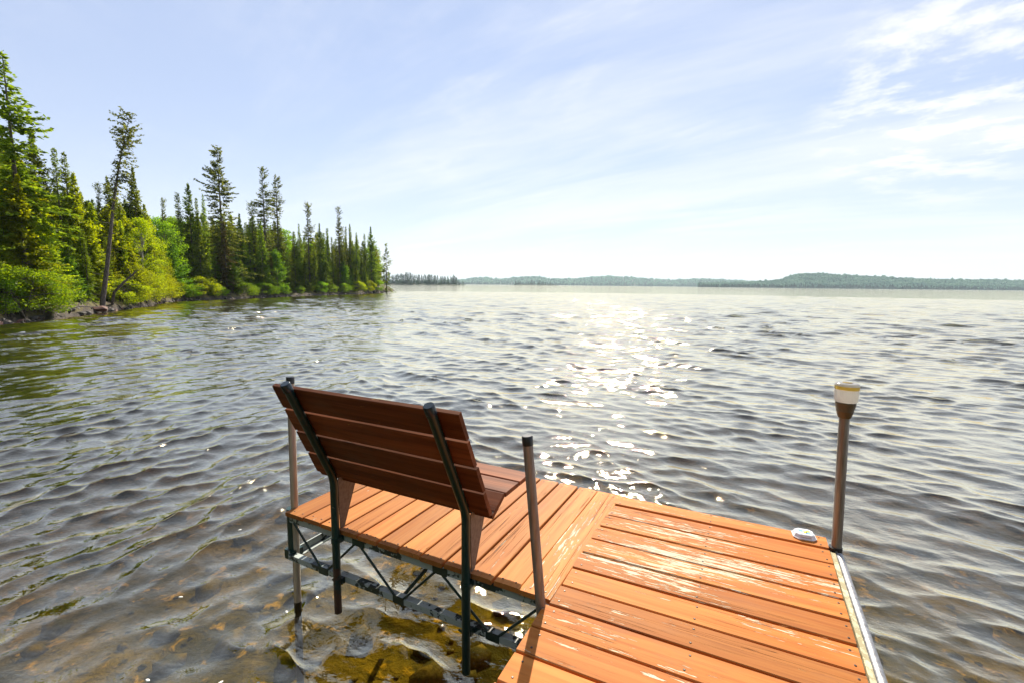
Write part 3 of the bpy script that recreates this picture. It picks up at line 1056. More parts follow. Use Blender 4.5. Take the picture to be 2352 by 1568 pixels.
# ------------------------------------------------------------------ trees of the left shore, front to back
GB = 'trees of the wooded point'
NAMED = [
    # kind, tip px, tip py, metres behind the shore, width, var, name, label
    ('edge', 4, 116, 4.0, 1.15, 0, 'spruce_tree', 'tallest spruce at the left edge of the picture with sweeping branches'),
    ('cone', 70, 300, 9.0, 1.0, 0, 'spruce_tree', 'dark spruce just right of the tall tree at the left edge'),
    ('spire', 123, 340, 8.0, 0.9, 0, 'spruce_tree', 'narrow spruce, left one of the pair of pointed tips'),
    ('spire', 146, 349, 9.0, 1.0, 1, 'spruce_tree', 'narrow spruce, right one of the pair of pointed tips'),
    ('fir', 168, 395, 6.0, 0.85, 1, 'fir_tree', 'yellow green fir below the pair of pointed spruce tips'),
    ('fir', 38, 400, 2.6, 0.95, 0, 'fir_tree', 'sunlit green fir in front of the tall tree at the left edge'),
    ('fir', 100, 470, 3.0, 0.75, 2, 'fir_tree', 'bright fir with a bare lower trunk near the left rocks'),
    ('cone', 150, 500, 3.4, 0.6, 1, 'fir_tree', 'slender dark fir standing behind the left rocky bank'),
    ('club', 223, 420, 12.0, 0.9, 0, 'spruce_tree', 'thin spruce top just left of the leaning tree'),
    ('cone', 244, 404, 11.0, 0.8, 2, 'spruce_tree', 'dark spruce directly behind the leaning tree trunk'),
    ('cone', 304, 385, 9.0, 0.85, 0, 'fir_tree', 'broad fir right of the leaning tree with a pointed olive top'),
    ('fir', 205, 500, 4.0, 0.7, 0, 'fir_tree', 'yellowish fir left of the leaning tree above the bank'),
    ('fir', 275, 505, 3.2, 0.8, 1, 'fir_tree', 'golden fir beside the leaning tree halfway up its trunk'),
    ('leaf', 322, 506, 3.0, 0.95, 0, 'birch_tree', 'bright yellow green birch with a pale stem right of the leaning tree'),
    ('leaf', 352, 560, 2.2, 0.9, 2, 'alder_tree', 'yellow leafy alder hanging over the water right of the birch'),
    ('cedar', 392, 560, 3.0, 1.25, 0, 'cedar_tree', 'green cedar between the yellow alder and the dark spruces'),
    ('club', 371, 453, 14.0, 0.75, 1, 'spruce_tree', 'lone narrow spruce tip in the gap right of the birch'),
    ('green', 398, 505, 10.0, 1.0, 0, 'broadleaf_tree', 'bright green leafy crown behind the dark spruces'),
    ('spire', 407, 443, 8.0, 0.95, 2, 'spruce_tree', 'slim spruce left of the group of three pointed tips'),
    ('cone', 431, 420, 7.0, 0.78, 1, 'spruce_tree', 'tallest of the three pointed spruces left of the big tree'),
    ('spire', 450, 455, 8.0, 0.8, 0, 'spruce_tree', 'small spruce tip between the three pointed tips and the big tree'),
    ('spire', 465, 447, 12.0, 0.6, 1, 'spruce_tree', 'very thin spruce tip touching the big tree'),
    ('big', 498, 338, 5.0, 1.0, 0, 'spruce_tree', 'big ragged spruce, the tallest tree in the middle of the point'),
    ('cone', 455, 520, 2.5, 0.9, 2, 'spruce_tree', 'light green spruce in front and left of the big tree'),
    ('rusty', 513, 510, 2.2, 1.0, 0, 'spruce_tree', 'brownish spruce in front of the foot of the big tree'),
    ('cedar', 533, 604, 1.4, 1.25, 1, 'cedar_tree', 'bright green rounded cedar at the water below the big tree'),
    ('cone', 549, 491, 6.0, 0.85, 0, 'spruce_tree', 'dark spruce directly right of the big tree'),
    ('club', 577, 464, 8.0, 1.0, 2, 'spruce_tree', 'sparse double topped spruce left of the two thin tall ones'),
    ('club', 601, 384, 6.0, 1.0, 0, 'spruce_tree', 'left one of the two tall thin ragged spruces'),
    ('club', 632, 401, 6.5, 0.95, 1, 'spruce_tree', 'right one of the two tall thin ragged spruces'),
    ('cone', 598, 506, 3.0, 0.75, 1, 'spruce_tree', 'dense spruce in front of the two tall thin ragged ones'),
    ('cedar', 633, 575, 1.8, 1.0, 0, 'cedar_tree', 'bright green pointed cedar under the two tall thin spruces'),
    ('spire', 674, 532, 6.0, 1.1, 0, 'spruce_tree', 'short spruce at the left foot of the thin clubbed spruce'),
    ('spire', 686, 514, 9.0, 0.7, 1, 'spruce_tree', 'thin spruce tip just left of the clubbed spruce'),
    ('club', 705, 468, 5.0, 0.9, 2, 'spruce_tree', 'thin clubbed spruce with a bare stem right of centre of the point'),
    ('cone', 720, 561, 1.8, 0.65, 2, 'spruce_tree', 'light edged spruce close to the water under the clubbed spruce'),
    ('cone', 733, 513, 5.0, 0.7, 0, 'spruce_tree', 'dense spruce right of the clubbed spruce'),
    ('spire', 751, 525, 6.0, 1.0, 2, 'spruce_tree', 'narrow spruce between the clubbed one and the ragged one'),
    ('cedar', 748, 601, 1.5, 1.0, 1, 'cedar_tree', 'sunlit green cedar at the water near the end of the point'),
    ('club', 776, 475, 5.0, 0.85, 0, 'spruce_tree', 'ragged spruce, tallest near the end of the point'),
    ('spire', 794, 521, 7.0, 0.7, 0, 'spruce_tree', 'thin spruce tip behind the ragged one near the end'),
    ('cone', 803, 514, 6.0, 0.55, 1, 'spruce_tree', 'dark pointed spruce right of the ragged one near the end'),
    ('spire', 818, 534, 5.0, 0.9, 1, 'spruce_tree', 'small dark spruce third from the end of the point'),
    ('spire', 837, 538, 6.0, 0.8, 2, 'spruce_tree', 'thin spruce touching the last dense spruce'),
    ('cone', 851, 521, 4.0, 0.80, 0, 'spruce_tree', 'last dense spruce at the end of the point'),
    ('cone', 838, 610, 1.5, 0.9, 1, 'spruce_tree', 'low green spruce at the water below the last dense spruce'),
    ('snag', 886, 560, 2.0, 1.0, 0, 'spruce_tree', 'half bare spruce, the very last tree at the tip of the point'),
]
for kd, px, py, b, w, var, nm, lab in NAMED:
    plant(kd, px, py, b, nm, lab, 'tree', GB, var, w)

# leaning tree: long bare stem, tuft at the top and tufts on one side below
LEANX = 455.0
bx_, by_, bz_ = gpos(229, 0.9)
tp = at(297, 262, shore(236) + 1.3)
Ht = tp[2] - bz_
lx, ly = tp[0] - bx_, tp[1] - by_


def lean_bend(z):
    q = z / Ht
    k = 0.82 * q + 0.18 * q ** 2.5
    return lx * k + 0.10 * math.sin(7 * q), ly * k


def lean_prof(t):
    return 1.0 if t > 0.86 else (0.85 if 0.70 < t < 0.86 else (0.95 if 0.42 < t < 0.58 else 0.55))


P['lean'] = [conifer(300, Ht, 0.85, 0.50, lambda t: lean_prof(t) * (1 if t < 0.95 else 0.55), 0.14, 6, 0.085, 0.20, keep=0.78, mat='old', low=-20, up_top=25, bend=lean_bend, lump=0.45)]
lt = plant('lean', 0, 0, 0, 'leaning_spruce', 'tall spruce with a long bare trunk leaning to the right from the bank', 'tree', GB, 0, 1.0, base=(bx_, by_, bz_), height=Ht, rz=0.0)

# crowded trees behind them
ENV_X = [-200, 0, 60, 110, 190, 220, 330, 345, 400, 450, 540, 640, 660, 700, 760, 830, 862, 880]
ENV_Y = [230, 300, 380, 425, 440, 450, 460, 495, 500, 485, 490, 505, 528, 528, 535, 545, 562, 598]
rf = random.Random(11)
for i in range(250):
    px = -190 + 1062 * ((i + rf.random()) / 250) ** 0.75
    b = rf.uniform(5, min(34, behind_max(px) - 6))
    py = np.interp(px, ENV_X, ENV_Y) + rf.uniform(0, 45)
    kd = rf.choice((['cone', 'spire', 'spire', 'cone', 'fir', 'spire'] if rf.random() < 0.93 else ['green']) if px > 350 else ['cone', 'fir', 'fir', 'spire', 'fir', 'cone'])
    plant(kd, px, py, b, {'green': 'broadleaf_tree', 'leaf': 'broadleaf_tree', 'fir': 'fir_tree'}.get(kd, 'spruce_tree'),
          {'green': 'leafy green tree standing back among the crowded trees of the point', 'leaf': 'leafy yellow tree standing back among the crowded trees of the point',
           'fir': 'green fir standing back among the crowded trees of the point'}.get(kd, 'dark spruce standing back among the crowded trees of the point'),
          'tree', {'green': 'leafy trees behind the front row', 'leaf': 'leafy yellow trees behind the front row', 'fir': 'firs behind the front row'}.get(kd, 'spruces behind the front row'),
          None, rf.uniform(0.8, 1.25))
# lower trees that close the front of the wood
for i in range(84):
    px = -150 + 1000 * (i + rf.random()) / 84
    sp = shore(px)
    b = rf.uniform(1.6, 6)
    h = rf.uniform(2.2, 4.6) * (1 + (shore(px) - 31) / 140)
    x, y, z = gpos(px, b)
    kd = rf.choice(['cone', 'spire', 'cedar', 'cone', 'rusty'] if px > 370 else ['fir', 'fir', 'cone', 'fir', 'spire', 'cedar'])
    if 120 < px < 300 and b < 3:
        kd = 'spire'
    plant(kd, px, 0, b, {'leaf': 'young_alder', 'cedar': 'young_cedar', 'fir': 'young_fir'}.get(kd, 'young_spruce'),
          {'leaf': 'young yellow green alder low at the front of the wood', 'cedar': 'young rounded cedar low at the front of the wood',
           'fir': 'young yellow green fir low at the front of the wood'}.get(kd, 'young dark spruce low at the front of the wood'), 'tree',
          {'leaf': 'young alders at the front', 'cedar': 'young cedars at the front', 'fir': 'young firs at the front'}.get(kd, 'young spruces at the front'),
          None, rf.uniform(0.8, 1.2), base=(x, y, z), height=h)
# bushes along the bank
BUSH = [(6, 1.2, 2.0, 'g'), (45, 0.9, 1.9, 'g'), (62, 1.6, 2.4, 'y'), (88, 0.7, 1.5, 'g'), (285, 0.7, 1.5, 'y'), (305, 1.0, 2.2, 'y'), (330, 0.9, 2.4, 'y'),
        (352, 0.8, 2.0, 'y'), (375, 0.8, 2.1, 'y'), (398, 0.8, 1.7, 'y'), (418, 0.9, 1.8, 'g'), (438, 0.8, 1.7, 'g'), (456, 0.9, 2.0, 'y'), (472, 0.8, 1.9, 'y'), (490, 0.7, 2.2, 'g'),
        (510, 0.9, 2.0, 'g'), (560, 0.8, 2.2, 'g'), (580, 0.8, 1.7, 'g'), (604, 0.9, 2.0, 'g'), (628, 0.8, 1.8, 'g'), (655, 0.9, 1.9, 'g'), (690, 0.8, 1.6, 'g'), (735, 0.8, 2.2, 'g'), (765, 0.8, 2.0, 'g'),
        (790, 0.8, 1.8, 'g'), (822, 0.8, 2.6, 'y'), (846, 0.9, 3.0, 'y'), (866, 0.9, 2.6, 'g')]
ORD = ['first', 'second', 'third', 'fourth', 'fifth', 'sixth', 'seventh', 'eighth', 'ninth', 'tenth', 'eleventh', 'twelfth', 'thirteenth', 'fourteenth', 'fifteenth', 'sixteenth', 'seventeenth', 'eighteenth']
cnt_b = {'y': 0, 'g': 0}
for px, b, h, c in sorted(BUSH):
    nth = ORD[cnt_b[c]]
    cnt_b[c] += 1
    x, y, z = gpos(px, b)
    plant('bush' if c == 'y' else 'bush_green', px, 0, b, 'shore_bush', (nth + ' yellow green leafy bush from the left along the bank' if c == 'y' else nth + ' fresh green leafy bush from the left along the bank'),
          'bush', 'yellow bushes along the bank' if c == 'y' else 'green bushes along the bank', None, rf.uniform(0.85, 1.5), base=(x, y, z), height=h * rf.uniform(0.6, 1.2) * (0.72 if px > 480 else 1))

# unseen wooded shore behind the camera, added to block sky light on the bench back
v, f = [], []
azs = np.radians(np.arange(90, 276, 6.0))
rows_b = [(8.0, -1.3), (9.5, -0.1), (10.5, 0.35), (14, 0.9), (24, 2.0), (60, 4.0)]
for a in azs:
    for r_, h_ in rows_b:
        q = r_ + 0.5 * math.sin(a * 7)
        v.append((0.6 + q * math.sin(a), -2.9 + q * math.cos(a), WL + h_))
nrb = len(rows_b)
f = [(i * nrb + j, i * nrb + j + 1, (i + 1) * nrb + j + 1, (i + 1) * nrb + j) for i in range(len(azs) - 1) for j in range(nrb - 1)]
o = link(bpy.data.objects.new('home_shore_ground', mesh_np('home_shore_ground', np.array(v), f, bpy.data.materials['forest_floor'], True)))
tag(o, 'unseen wooded bank added behind the viewer to hold back sky light', 'ground', kind='structure')
for i in range(46):  # out-of-view conifers, added so less sky light reaches the bench back
    a = R(94 + 176 * (i + rf.random()) / 46)
    r_ = rf.uniform(12.5, 21)
    if abs(math.degrees(a) - 180) < 8 and r_ < 16:
        r_ = 19
    x, y = 0.6 + r_ * math.sin(a), -2.9 + r_ * math.cos(a)
    kd = rf.choice(['cone', 'spire', 'cone', 'fir', 'club'])
    plant(kd, 0, 0, 0, 'fir_tree' if kd == 'fir' else 'spruce_tree', 'unseen tall conifer added behind the viewer to block sky light', 'tree', 'added conifers behind the viewer', None, rf.uniform(0.9, 1.2),
          base=(x, y, WL + 0.8), height=rf.uniform(9, 14))

# leaning bare log and drooping branch at the tip
logm = MB()
a0 = np.array(gpos(252, 0.7))
pts = [a0 + np.array([0, 0, -0.1])]
for (px, py) in ((262, 672), (285, 648), (304, 632), (312, 622)):
    pts.append(at(px, py, shore(245) + 0.6))
logm.tube(pts, [0.09, 0.085, 0.07, 0.055, 0.03], 8)
for i in range(9):
    q = pts[1] + (pts[4] - pts[1]) * rf.random()
    logm.tube([q, q + np.array([rf.uniform(-0.2, 0.9), rf.uniform(-0.2, 0.9), rf.uniform(-0.3, 0.6)])], [0.02, 0.006], 4, False)
lo = logm.build('leaning_log', BARK)
tag(lo, 'dark broken log leaning out over the bank right of the leaning spruce', 'log')
drift_px = [(160, 1.0, 1.6), (185, 0.7, 1.3), (205, 0.5, 1.9), (228, 0.5, 1.1), (140, 0.8, 1.4), (120, 0.5, 2.4)]
for i, (px, b, ln) in enumerate(sorted(drift_px)):
    mb = MB()
    g = random.Random(60 + i)
    a = g.uniform(0, 6.28)
    p0 = np.array([0.0, 0, 0.0])
    p1 = np.array([ln * math.cos(a), ln * math.sin(a), g.uniform(0.0, 0.4)])
    mb.tube([p0, (p0 + p1) / 2 + np.array([0, 0, 0.18]), p1], [0.05, 0.04, 0.015], 6)
    mb.tube([(p0 + p1) / 2 + np.array([0, 0, 0.17]), (p0 + p1) / 2 + np.array([g.uniform(-.4, .4), g.uniform(-.4, .4), 0.5])], [0.03, 0.01], 5)
    x, y, z = gpos(px, b)
    o = mb.build('driftwood_branch', TWIG)
    o.location = (x, y, z + 0.04)
    tag(o, ORD[i] + ' pale driftwood branch from the left on the rocks near the leaning spruce', 'driftwood', 'driftwood on the rocky bank')

# shore rocks
RK = [rock_mesh(70 + i, 'shore_rock', M['shore_stone'], 2, 0.62) for i in range(5)]
RKR = [rock_mesh(80 + i, 'red_rock', M['red_stone'], 2, 0.55) for i in range(3)]
gr = random.Random(3)
for i in range(150):
    px = -60 + 960 * (i + gr.random()) / 150
    dense = 105 < px < 400
    b = gr.uniform(-0.75, 0.9 if dense else 0.35)
    x, y, z = gpos(px, b)
    s_ = gr.uniform(0.18, 0.50) * (1 + (shore(px) - 31) / 130)
    red = gr.random() < (0.3 if px < 420 else 0.12)
    o = bpy.data.objects.new('red_shore_rock' if red else 'shore_rock', gr.choice(RKR if red else RK))
    o.location = (x, y, max(z, WL - 0.18) + 0.06 * s_)
    o.scale = (s_, s_ * gr.uniform(0.8, 1.2), s_ * gr.uniform(0.8, 1.25))
    o.rotation_euler = (gr.uniform(-0.3, 0.3), gr.uniform(-0.3, 0.3), gr.uniform(0, 6.28))
    link(o)
    tag(o, 'reddish stone lying along the left waterline' if red else 'grey stone lying along the left waterline', 'rock', 'reddish stones of the left shore' if red else 'grey stones of the left shore')
x, y, z = gpos(222, 0.15)
o = bpy.data.objects.new('boulder', RKR[0])
o.location = (x, y, z + 0.15)
o.scale = (1.3, 0.9, 0.8)
link(o)
tag(o, 'larger reddish boulder in front of the leaning spruce at the waterline', 'rock')

# ------------------------------------------------------------------ far shores


def far_pt(px, depth):
    """point on the water at a distance of depth along the line of sight, seen at column px"""
    f = AX[2][:2] / np.linalg.norm(AX[2][:2])
    r_ = AX[0][:2] / np.linalg.norm(AX[0][:2])
    p = CAM[:2] + f * depth + r_ * (px - 1176) / FOC * depth
    return p


def h_of(px, py, depth):
    hy = 641.8 + px * (666.0 - 641.8) / 2352
    return CAM[2] + (hy - py) / FOC * depth - WL


M['far_ground'] = plain('far_ground', (0.05, 0.07, 0.03), 0.95, 0, 0.4, 0.05, 0.1)
FOL['far'] = foliage('far_needles', (0.020, 0.050, 0.024), (0.060, 0.115, 0.045), 0.3, 9.0)
FOL['far_leaf'] = foliage('far_leaves', (0.05, 0.14, 0.09), (0.26, 0.44, 0.26), 0.3, 45.0)


def blob(seed, n=1):
    import bmesh
    bm = bmesh.new()
    bmesh.ops.create_icosphere(bm, subdivisions=n, radius=1.0)
    g = np.random.default_rng(seed)
    co = np.array([v_.co for v_ in bm.verts]) * (1 + 0.22 * g.normal(size=(len(bm.verts), 1)))
    fc = np.array([[v_.index for v_ in f_.verts] for f_ in bm.faces])
    bm.free()
    return co, fc


def cone_tree(seed):
    g = np.random.default_rng(seed)
    vs, fs = [], []
    b = 0
    for (z0, z1, r_) in ((0.02, 0.5, 0.20), (0.28, 0.76, 0.145), (0.55, 1.0, 0.085)):
        n = 6
        for k in range(n):
            a = 6.283 * k / n + g.uniform(-0.3, 0.3)
            q = r_ * g.uniform(0.7, 1.25)
            vs.append((q * math.cos(a), q * math.sin(a), z0 + g.uniform(-0.04, 0.04)))
        vs.append((g.normal(0, 0.01), g.normal(0, 0.01), z1))
        fs += [(b + k, b + (k + 1) % n, b + n) for k in range(n)]
        b += n + 1
    return np.array(vs), np.array(fs)


def hill(name, label, prof, depth, run, tree_h, dens, leafy_frac, seed, forest_label):
    """land rising from the far waterline to the skyline given as (px, py) of its tree tops"""
    g = np.random.default_rng(seed)
    xs = np.arange(prof[0][0], prof[-1][0] + 1, 6.0)
    py = np.interp(xs, [p[0] for p in prof], [p[1] for p in prof])
    rows = [(-0.02, -1.5), (0.0, 0.4), (0.06, 0.10), (0.25, 0.30), (0.5, 0.58), (0.75, 0.84), (1.0, 1.0), (1.5, 0.9), (2.2, 0.2)]
    v = []
    hh = []
    for i, px in enumerate(xs):
        dd = depth * (1 + 0.03 * math.sin(px * 0.013 + seed))
        ht = max(0.6, h_of(px, py[i], dd + run) - tree_h * 0.75)
        hh.append((dd, ht))
        for k, (u, w) in enumerate(rows):
            p = far_pt(px, dd + u * run)
            z = WL + (w if k < 2 else w * ht)
            v.append((p[0], p[1], z))
    n = len(rows)
    f = [(i * n + j, i * n + j + 1, (i + 1) * n + j + 1, (i + 1) * n + j) for i in range(len(xs) - 1) for j in range(n - 1)]
    o = link(bpy.data.objects.new(name, mesh_np(name, np.array(v), f, M['far_ground'], True)))
    tag(o, label, 'hill', kind='structure')
    bl = [blob(i) for i in range(5)]
    ct = [cone_tree(i) for i in range(5)]
    V, F, FM = [], [], []
    nb = 0
    cnt = int(dens * (xs[-1] - xs[0]))
    ru = [r_[0] for r_ in rows[1:7]]
    rw = [0.0] + [r_[1] for r_ in rows[2:7]]
    for _ in range(cnt):
        i = g.integers(0, len(xs) - 1)
        fx = g.random()
        px = xs[i] + 6 * fx
        dd = hh[i][0] * (1 - fx) + hh[i + 1][0] * fx
        ht = hh[i][1] * (1 - fx) + hh[i + 1][1] * fx
        u = g.random() ** 1.1
        if g.random() < 0.12:
            u = g.uniform(0, 0.05)
        p = far_pt(px, dd + u * run)
        z = WL + np.interp(u, ru, rw) * ht
        s_ = tree_h * g.uniform(0.55, 1.1) * (1.35 if g.random() < 0.06 else 1)
        if g.random() < leafy_frac * min(1, u * 9):
            co, fc = bl[g.integers(0, 5)]
            q = co * np.array([0.36, 0.36, 0.42]) * s_ + np.array([p[0], p[1], z + s_ * 0.55])
            fm = 1
        else:
            co, fc = ct[g.integers(0, 5)]
            q = co * s_ * np.array([1.15, 1.15, 1.0]) + np.array([p[0], p[1], z - 0.2])
            fm = 0
        V.append(q)
        F.append(fc + nb)
        FM.append(np.full(len(fc), fm))
        nb += len(co)
    fo = link(bpy.data.objects.new('far_forest', mesh_np('far_forest', np.concatenate(V), np.concatenate(F), [FOL['far'], FOL['far_leaf']], False, np.concatenate(FM))))
    tag(fo, forest_label, 'forest', kind='stuff')


hill('far_hills', 'long low blue green hills behind the island on the far shore', [(860, 648), (1040, 643), (1066, 642), (1088, 637), (1118, 637), (1150, 641), (1190, 636), (1225, 634), (1262, 640), (1320, 640), (1345, 637), (1385, 634), (1430, 635),
     (1480, 639), (1540, 643), (1600, 640), (1650, 641), (1720, 646), (1790, 645), (1900, 643)], 2600, 420, 13, 9.0, 0.6, 1, 'hazy forest covering the long low hills of the far shore')
hill('right_hill', 'rounded wooded hill on the far shore at the right', [(1600, 652), (1700, 650), (1760, 646), (1784, 643), (1800, 636), (1822, 630), (1850, 628.5), (1890, 629), (1930, 632), (1990, 635), (2060, 639), (2130, 642), (2200, 643.5),
     (2260, 643), (2290, 643), (2352, 646), (2480, 648), (2700, 652)], 1500, 260, 11, 13.0, 0.85, 2, 'pale green forest covering the rounded hill at the right')

# the second point and the island, tree by tree
FS = [conifer(400 + i, 13, 2.3, 0.05, cone if i < 2 else spire, 0.75, 6, 0.36, 0.95, mat='far', twigs=False) for i in range(3)]


def islet(name, label, x0, x1, depth, prof, n, tree_label, group, seed):
    g = random.Random(seed)
    xs = np.linspace(x0, x1, 24)
    v = []
    for i, px in enumerate(xs):
        e = min(1.0, min(i, 23 - i) / 2.0) if x0 > 1000 else min(1.0, (23 - i) / 3.0)
        for (u, w) in ((-6, -1.2), (0, 0.3 * e - 0.2), (4, 1.0 * e - 0.2), (30, 2.2 * e - 0.2), (60, -1.0)):
            p = far_pt(px, depth + u)
            v.append((p[0], p[1], WL + w))
    f = [(i * 5 + j, i * 5 + j + 1, (i + 1) * 5 + j + 1, (i + 1) * 5 + j) for i in range(23) for j in range(4)]
    o = link(bpy.data.objects.new(name, mesh_np(name, np.array(v), f, M['far_ground'], True)))
    tag(o, label, 'land', kind='structure')
    for i in range(n):
        px = x0 + (x1 - x0) * (i + g.random()) / n
        u = g.uniform(2, 34)
        p = far_pt(px, depth + u)
        top = np.interp(px, [q[0] for q in prof], [q[1] for q in prof]) + abs(g.gauss(0, 4.0))
        h = max(3.0, h_of(px, top, depth + u))
        pr = g.choice(FS)
        o = bpy.data.objects.new('distant_spruce', pr['crown'])
        o.location = (p[0], p[1], WL + 0.2)
        s_ = h / 13
        o.scale = (s_ * g.uniform(0.9, 1.35), s_ * g.uniform(0.9, 1.35), s_)
        o.rotation_euler = (0, 0, g.uniform(0, 6.28))
        link(o)
        tag(o, tree_label, 'tree', group)


islet('far_point', 'second low wooded point beyond the near one', 850, 1069, 620, [(850, 628), (930, 628), (943, 622), (952, 632), (985, 630), (1000, 632), (1030, 634), (1045, 631), (1052, 640), (1064, 646)], 85,
      'small dark spruce on the second point beyond the near one', 'spruces of the second point', 5)
islet('island', 'small wooded island in the lake before the far hills', 1178, 1282, 1100, [(1178, 650), (1190, 641), (1196, 648), (1215, 644), (1240, 644), (1262, 647), (1282, 653)], 40,
      'tiny dark spruce on the small island before the far hills', 'spruces of the island', 6)
# ------------------------------------------------------------------ dock
TH = 0.024


def board_mesh(L, Wd, T=TH, ch=0.0035, axis='X', seed=0):
    """plank with eased edges; length along the axis from 0, width centred, top at z=0, slightly crowned"""
    prof = [(-Wd / 2, -T), (Wd / 2, -T), (Wd / 2, -ch), (Wd / 2 - ch, -0.0006), (0, 0.0006), (-Wd / 2 + ch, -0.0006), (-Wd / 2, -ch)]
    g = random.Random(seed)
    n = len(prof)
    v, f = [], []
    segs = 4
    for s_ in range(segs + 1):
        a = L * s_ / segs
        wob = g.uniform(-0.0012, 0.0012)
        for (p, z) in prof:
            v.append((a, p + wob, z) if axis == 'X' else (p + wob, a, z))
    for s_ in range(segs):
        for k in range(n):
            k2 = (k + 1) % n
            q = (s_ * n + k, s_ * n + k2, (s_ + 1) * n + k2, (s_ + 1) * n + k)
            f.append(q if axis == 'Y' else q[::-1])
    f.append(tuple(range(n)) if axis == 'X' else tuple(range(n))[::-1])
    f.append(tuple(segs * n + k for k in range(n))[::-1] if axis == 'X' else tuple(segs * n + k for k in range(n)))
    return v, f


def board(name, parent, mat, L, Wd, loc, axis='X', seed=0, T=TH, rot=(0, 0, 0)):
    v, f = board_mesh(L, Wd, T, 0.0035, axis, seed)
    me = bpy.data.meshes.new(name)
    me.from_pydata(v, [], f)
    me.materials.append(mat)
    me.update()
    import bmesh
    bm = bmesh.new()
    bm.from_mesh(me)
    bmesh.ops.recalc_face_normals(bm, faces=bm.faces)
    bm.to_mesh(me)
    bm.free()
    o = bpy.data.objects.new(name, me)
    o.location = loc
    o.rotation_euler = rot
    return link(o, parent)


rb = random.Random(8)
mbs = MB()
mbs.lathe([(0.0042, -0.002), (0.0046, 0.0008), (0.0034, 0.0014)], n=8)
SCREW = bpy.data.meshes.new('screw')
SCREW.from_pydata(mbs.v, [], mbs.f)
SCREW.materials.append(plain('screw_steel', (0.07, 0.05, 0.04), 0.45, 0.6))


def screws(bd, pts):
    for (x, y) in pts:
        q = bpy.data.objects.new('screw', SCREW)
        q.location = (x + rb.uniform(-0.006, 0.006), y + rb.uniform(-0.004, 0.004), 0.0004)
        link(q, bd)


# main walkway: boards run across (X)
main = empty('dock_walkway', (0, 0, WL))
tag(main, 'orange stained board walkway of the dock with flaking paint, running toward the camera', 'dock')
PB, W0 = 0.1475, 0.1365
for k in range(72):
    x0 = (-0.060 if k < 8 else -0.074) + rb.uniform(-0.003, 0.003)
    x1 = 1.046 + rb.uniform(-0.003, 0.003)
    yc = 0.0117 - (k + 0.5) * PB
    w_ = (0.122 if k == 0 else W0) + rb.uniform(-0.002, 0.002)
    bd_ = board('board', main, M['deck'], x1 - x0, w_, (x0, yc, -WL + rb.uniform(-0.0015, 0.0015)), 'X', k, TH, (rb.uniform(-0.004, 0.004), 0, rb.uniform(-0.0015, 0.0015)))
    if k < 14:
        screws(bd_, [(xx - x0, yy) for xx in (-0.028, 0.49, 1.02) for yy in (-0.038, 0.038)])
# frame under the walkway
def child(mb, name, mat, parent, off):
    o = mb.build(name, mat, parent)
    o.location = off
    return o


up = (0, 0, -WL)
mb = MB(); mb.box(1.0, 1.040, -10.55, 0.0, -0.075, -0.0265); child(mb, 'side_rail', M['rail_green'], main, up)
mb = MB(); mb.box(-0.046, -0.010, -10.55, -0.01, -0.075, -0.0265); child(mb, 'side_rail', M['rail_green'], main, up)
mb = MB(); mb.box(0.0, 0.99, -0.045, -0.012, -0.075, -0.0265); child(mb, 'end_rail', M['rail_green'], main, up)
mb = MB(); mb.box(0.47, 0.51, -10.55, -0.05, -0.075, -0.0265); child(mb, 'joist', M['green'], main, up)
mb = MB(); mb.box(1.0495, 1.0535, -10.55, -0.165, -0.06, 0.003); mb.box(1.0537, 1.070, -10.55, -0.165, -0.0035, 0.001); child(mb, 'edge_trim', M['trim'], main, up)
mb = MB(); mb.tube([(1.089, -0.162, -0.0125), (1.089, -1.5, -0.0125), (1.089, -10.55, -0.0125)], 0.0175, 18); child(mb, 'edge_pipe', M['rail_pipe'], main, up)
mb = MB(); mb.box(1.041, 1.0485, -10.55, -0.165, -0.075, -0.012); child(mb, 'edge_angle', M['green'], main, up)
# legs of the walkway behind the camera
for yy in (-3.0, -6.0, -9.0):
    for xx in (-0.10, 1.125):
        mb = MB(); mb.tube([(xx, yy, -0.75), (xx, yy, -0.02)], 0.021, 14)
        child(mb, 'leg', M['galv'], main, up)
        mb = MB(); mb.box(min(xx, 0.48 if xx < 0 else 1.0) if xx < 0 else 1.0, xx if xx > 0 else 0.0, yy - 0.02, yy + 0.02, -0.125, -0.08)
        child(mb, 'cross_bracket', M['green'], main, up)

# side platform with the bench: boards run toward the lake (local Y)
TZ = -0.0213
side = empty('dock_side_platform', (-0.0484, 0, WL), TZ)
tag(side, 'smaller orange board platform on green steel trusses carrying the bench', 'dock')
P2 = 0.136
for j in range(12):
    xa = -1.632 + j * P2
    wd = P2 - 0.0115
    xc = xa + P2 / 2
    if j == 0:
        wd, xc = P2 + 0.006, xa + P2 / 2 - 0.010
    if j == 11:
        wd, xc = P2 + 0.012, xa + P2 / 2 + 0.002
    L = 1.146 + rb.uniform(-0.004, 0.004)
    bd_ = board('board', side, M['deck_side'], L, wd + rb.uniform(-0.002, 0.002), (xc, -1.138 + rb.uniform(-0.004, 0.002), -WL + rb.uniform(-0.0015, 0.0015)), 'Y', 40 + j, TH, (0, rb.uniform(-0.004, 0.004), rb.uniform(-0.0015, 0.0015)))
    screws(bd_, [(xx, yy) for yy in (0.035, 1.105) for xx in (-0.034, 0.034)])
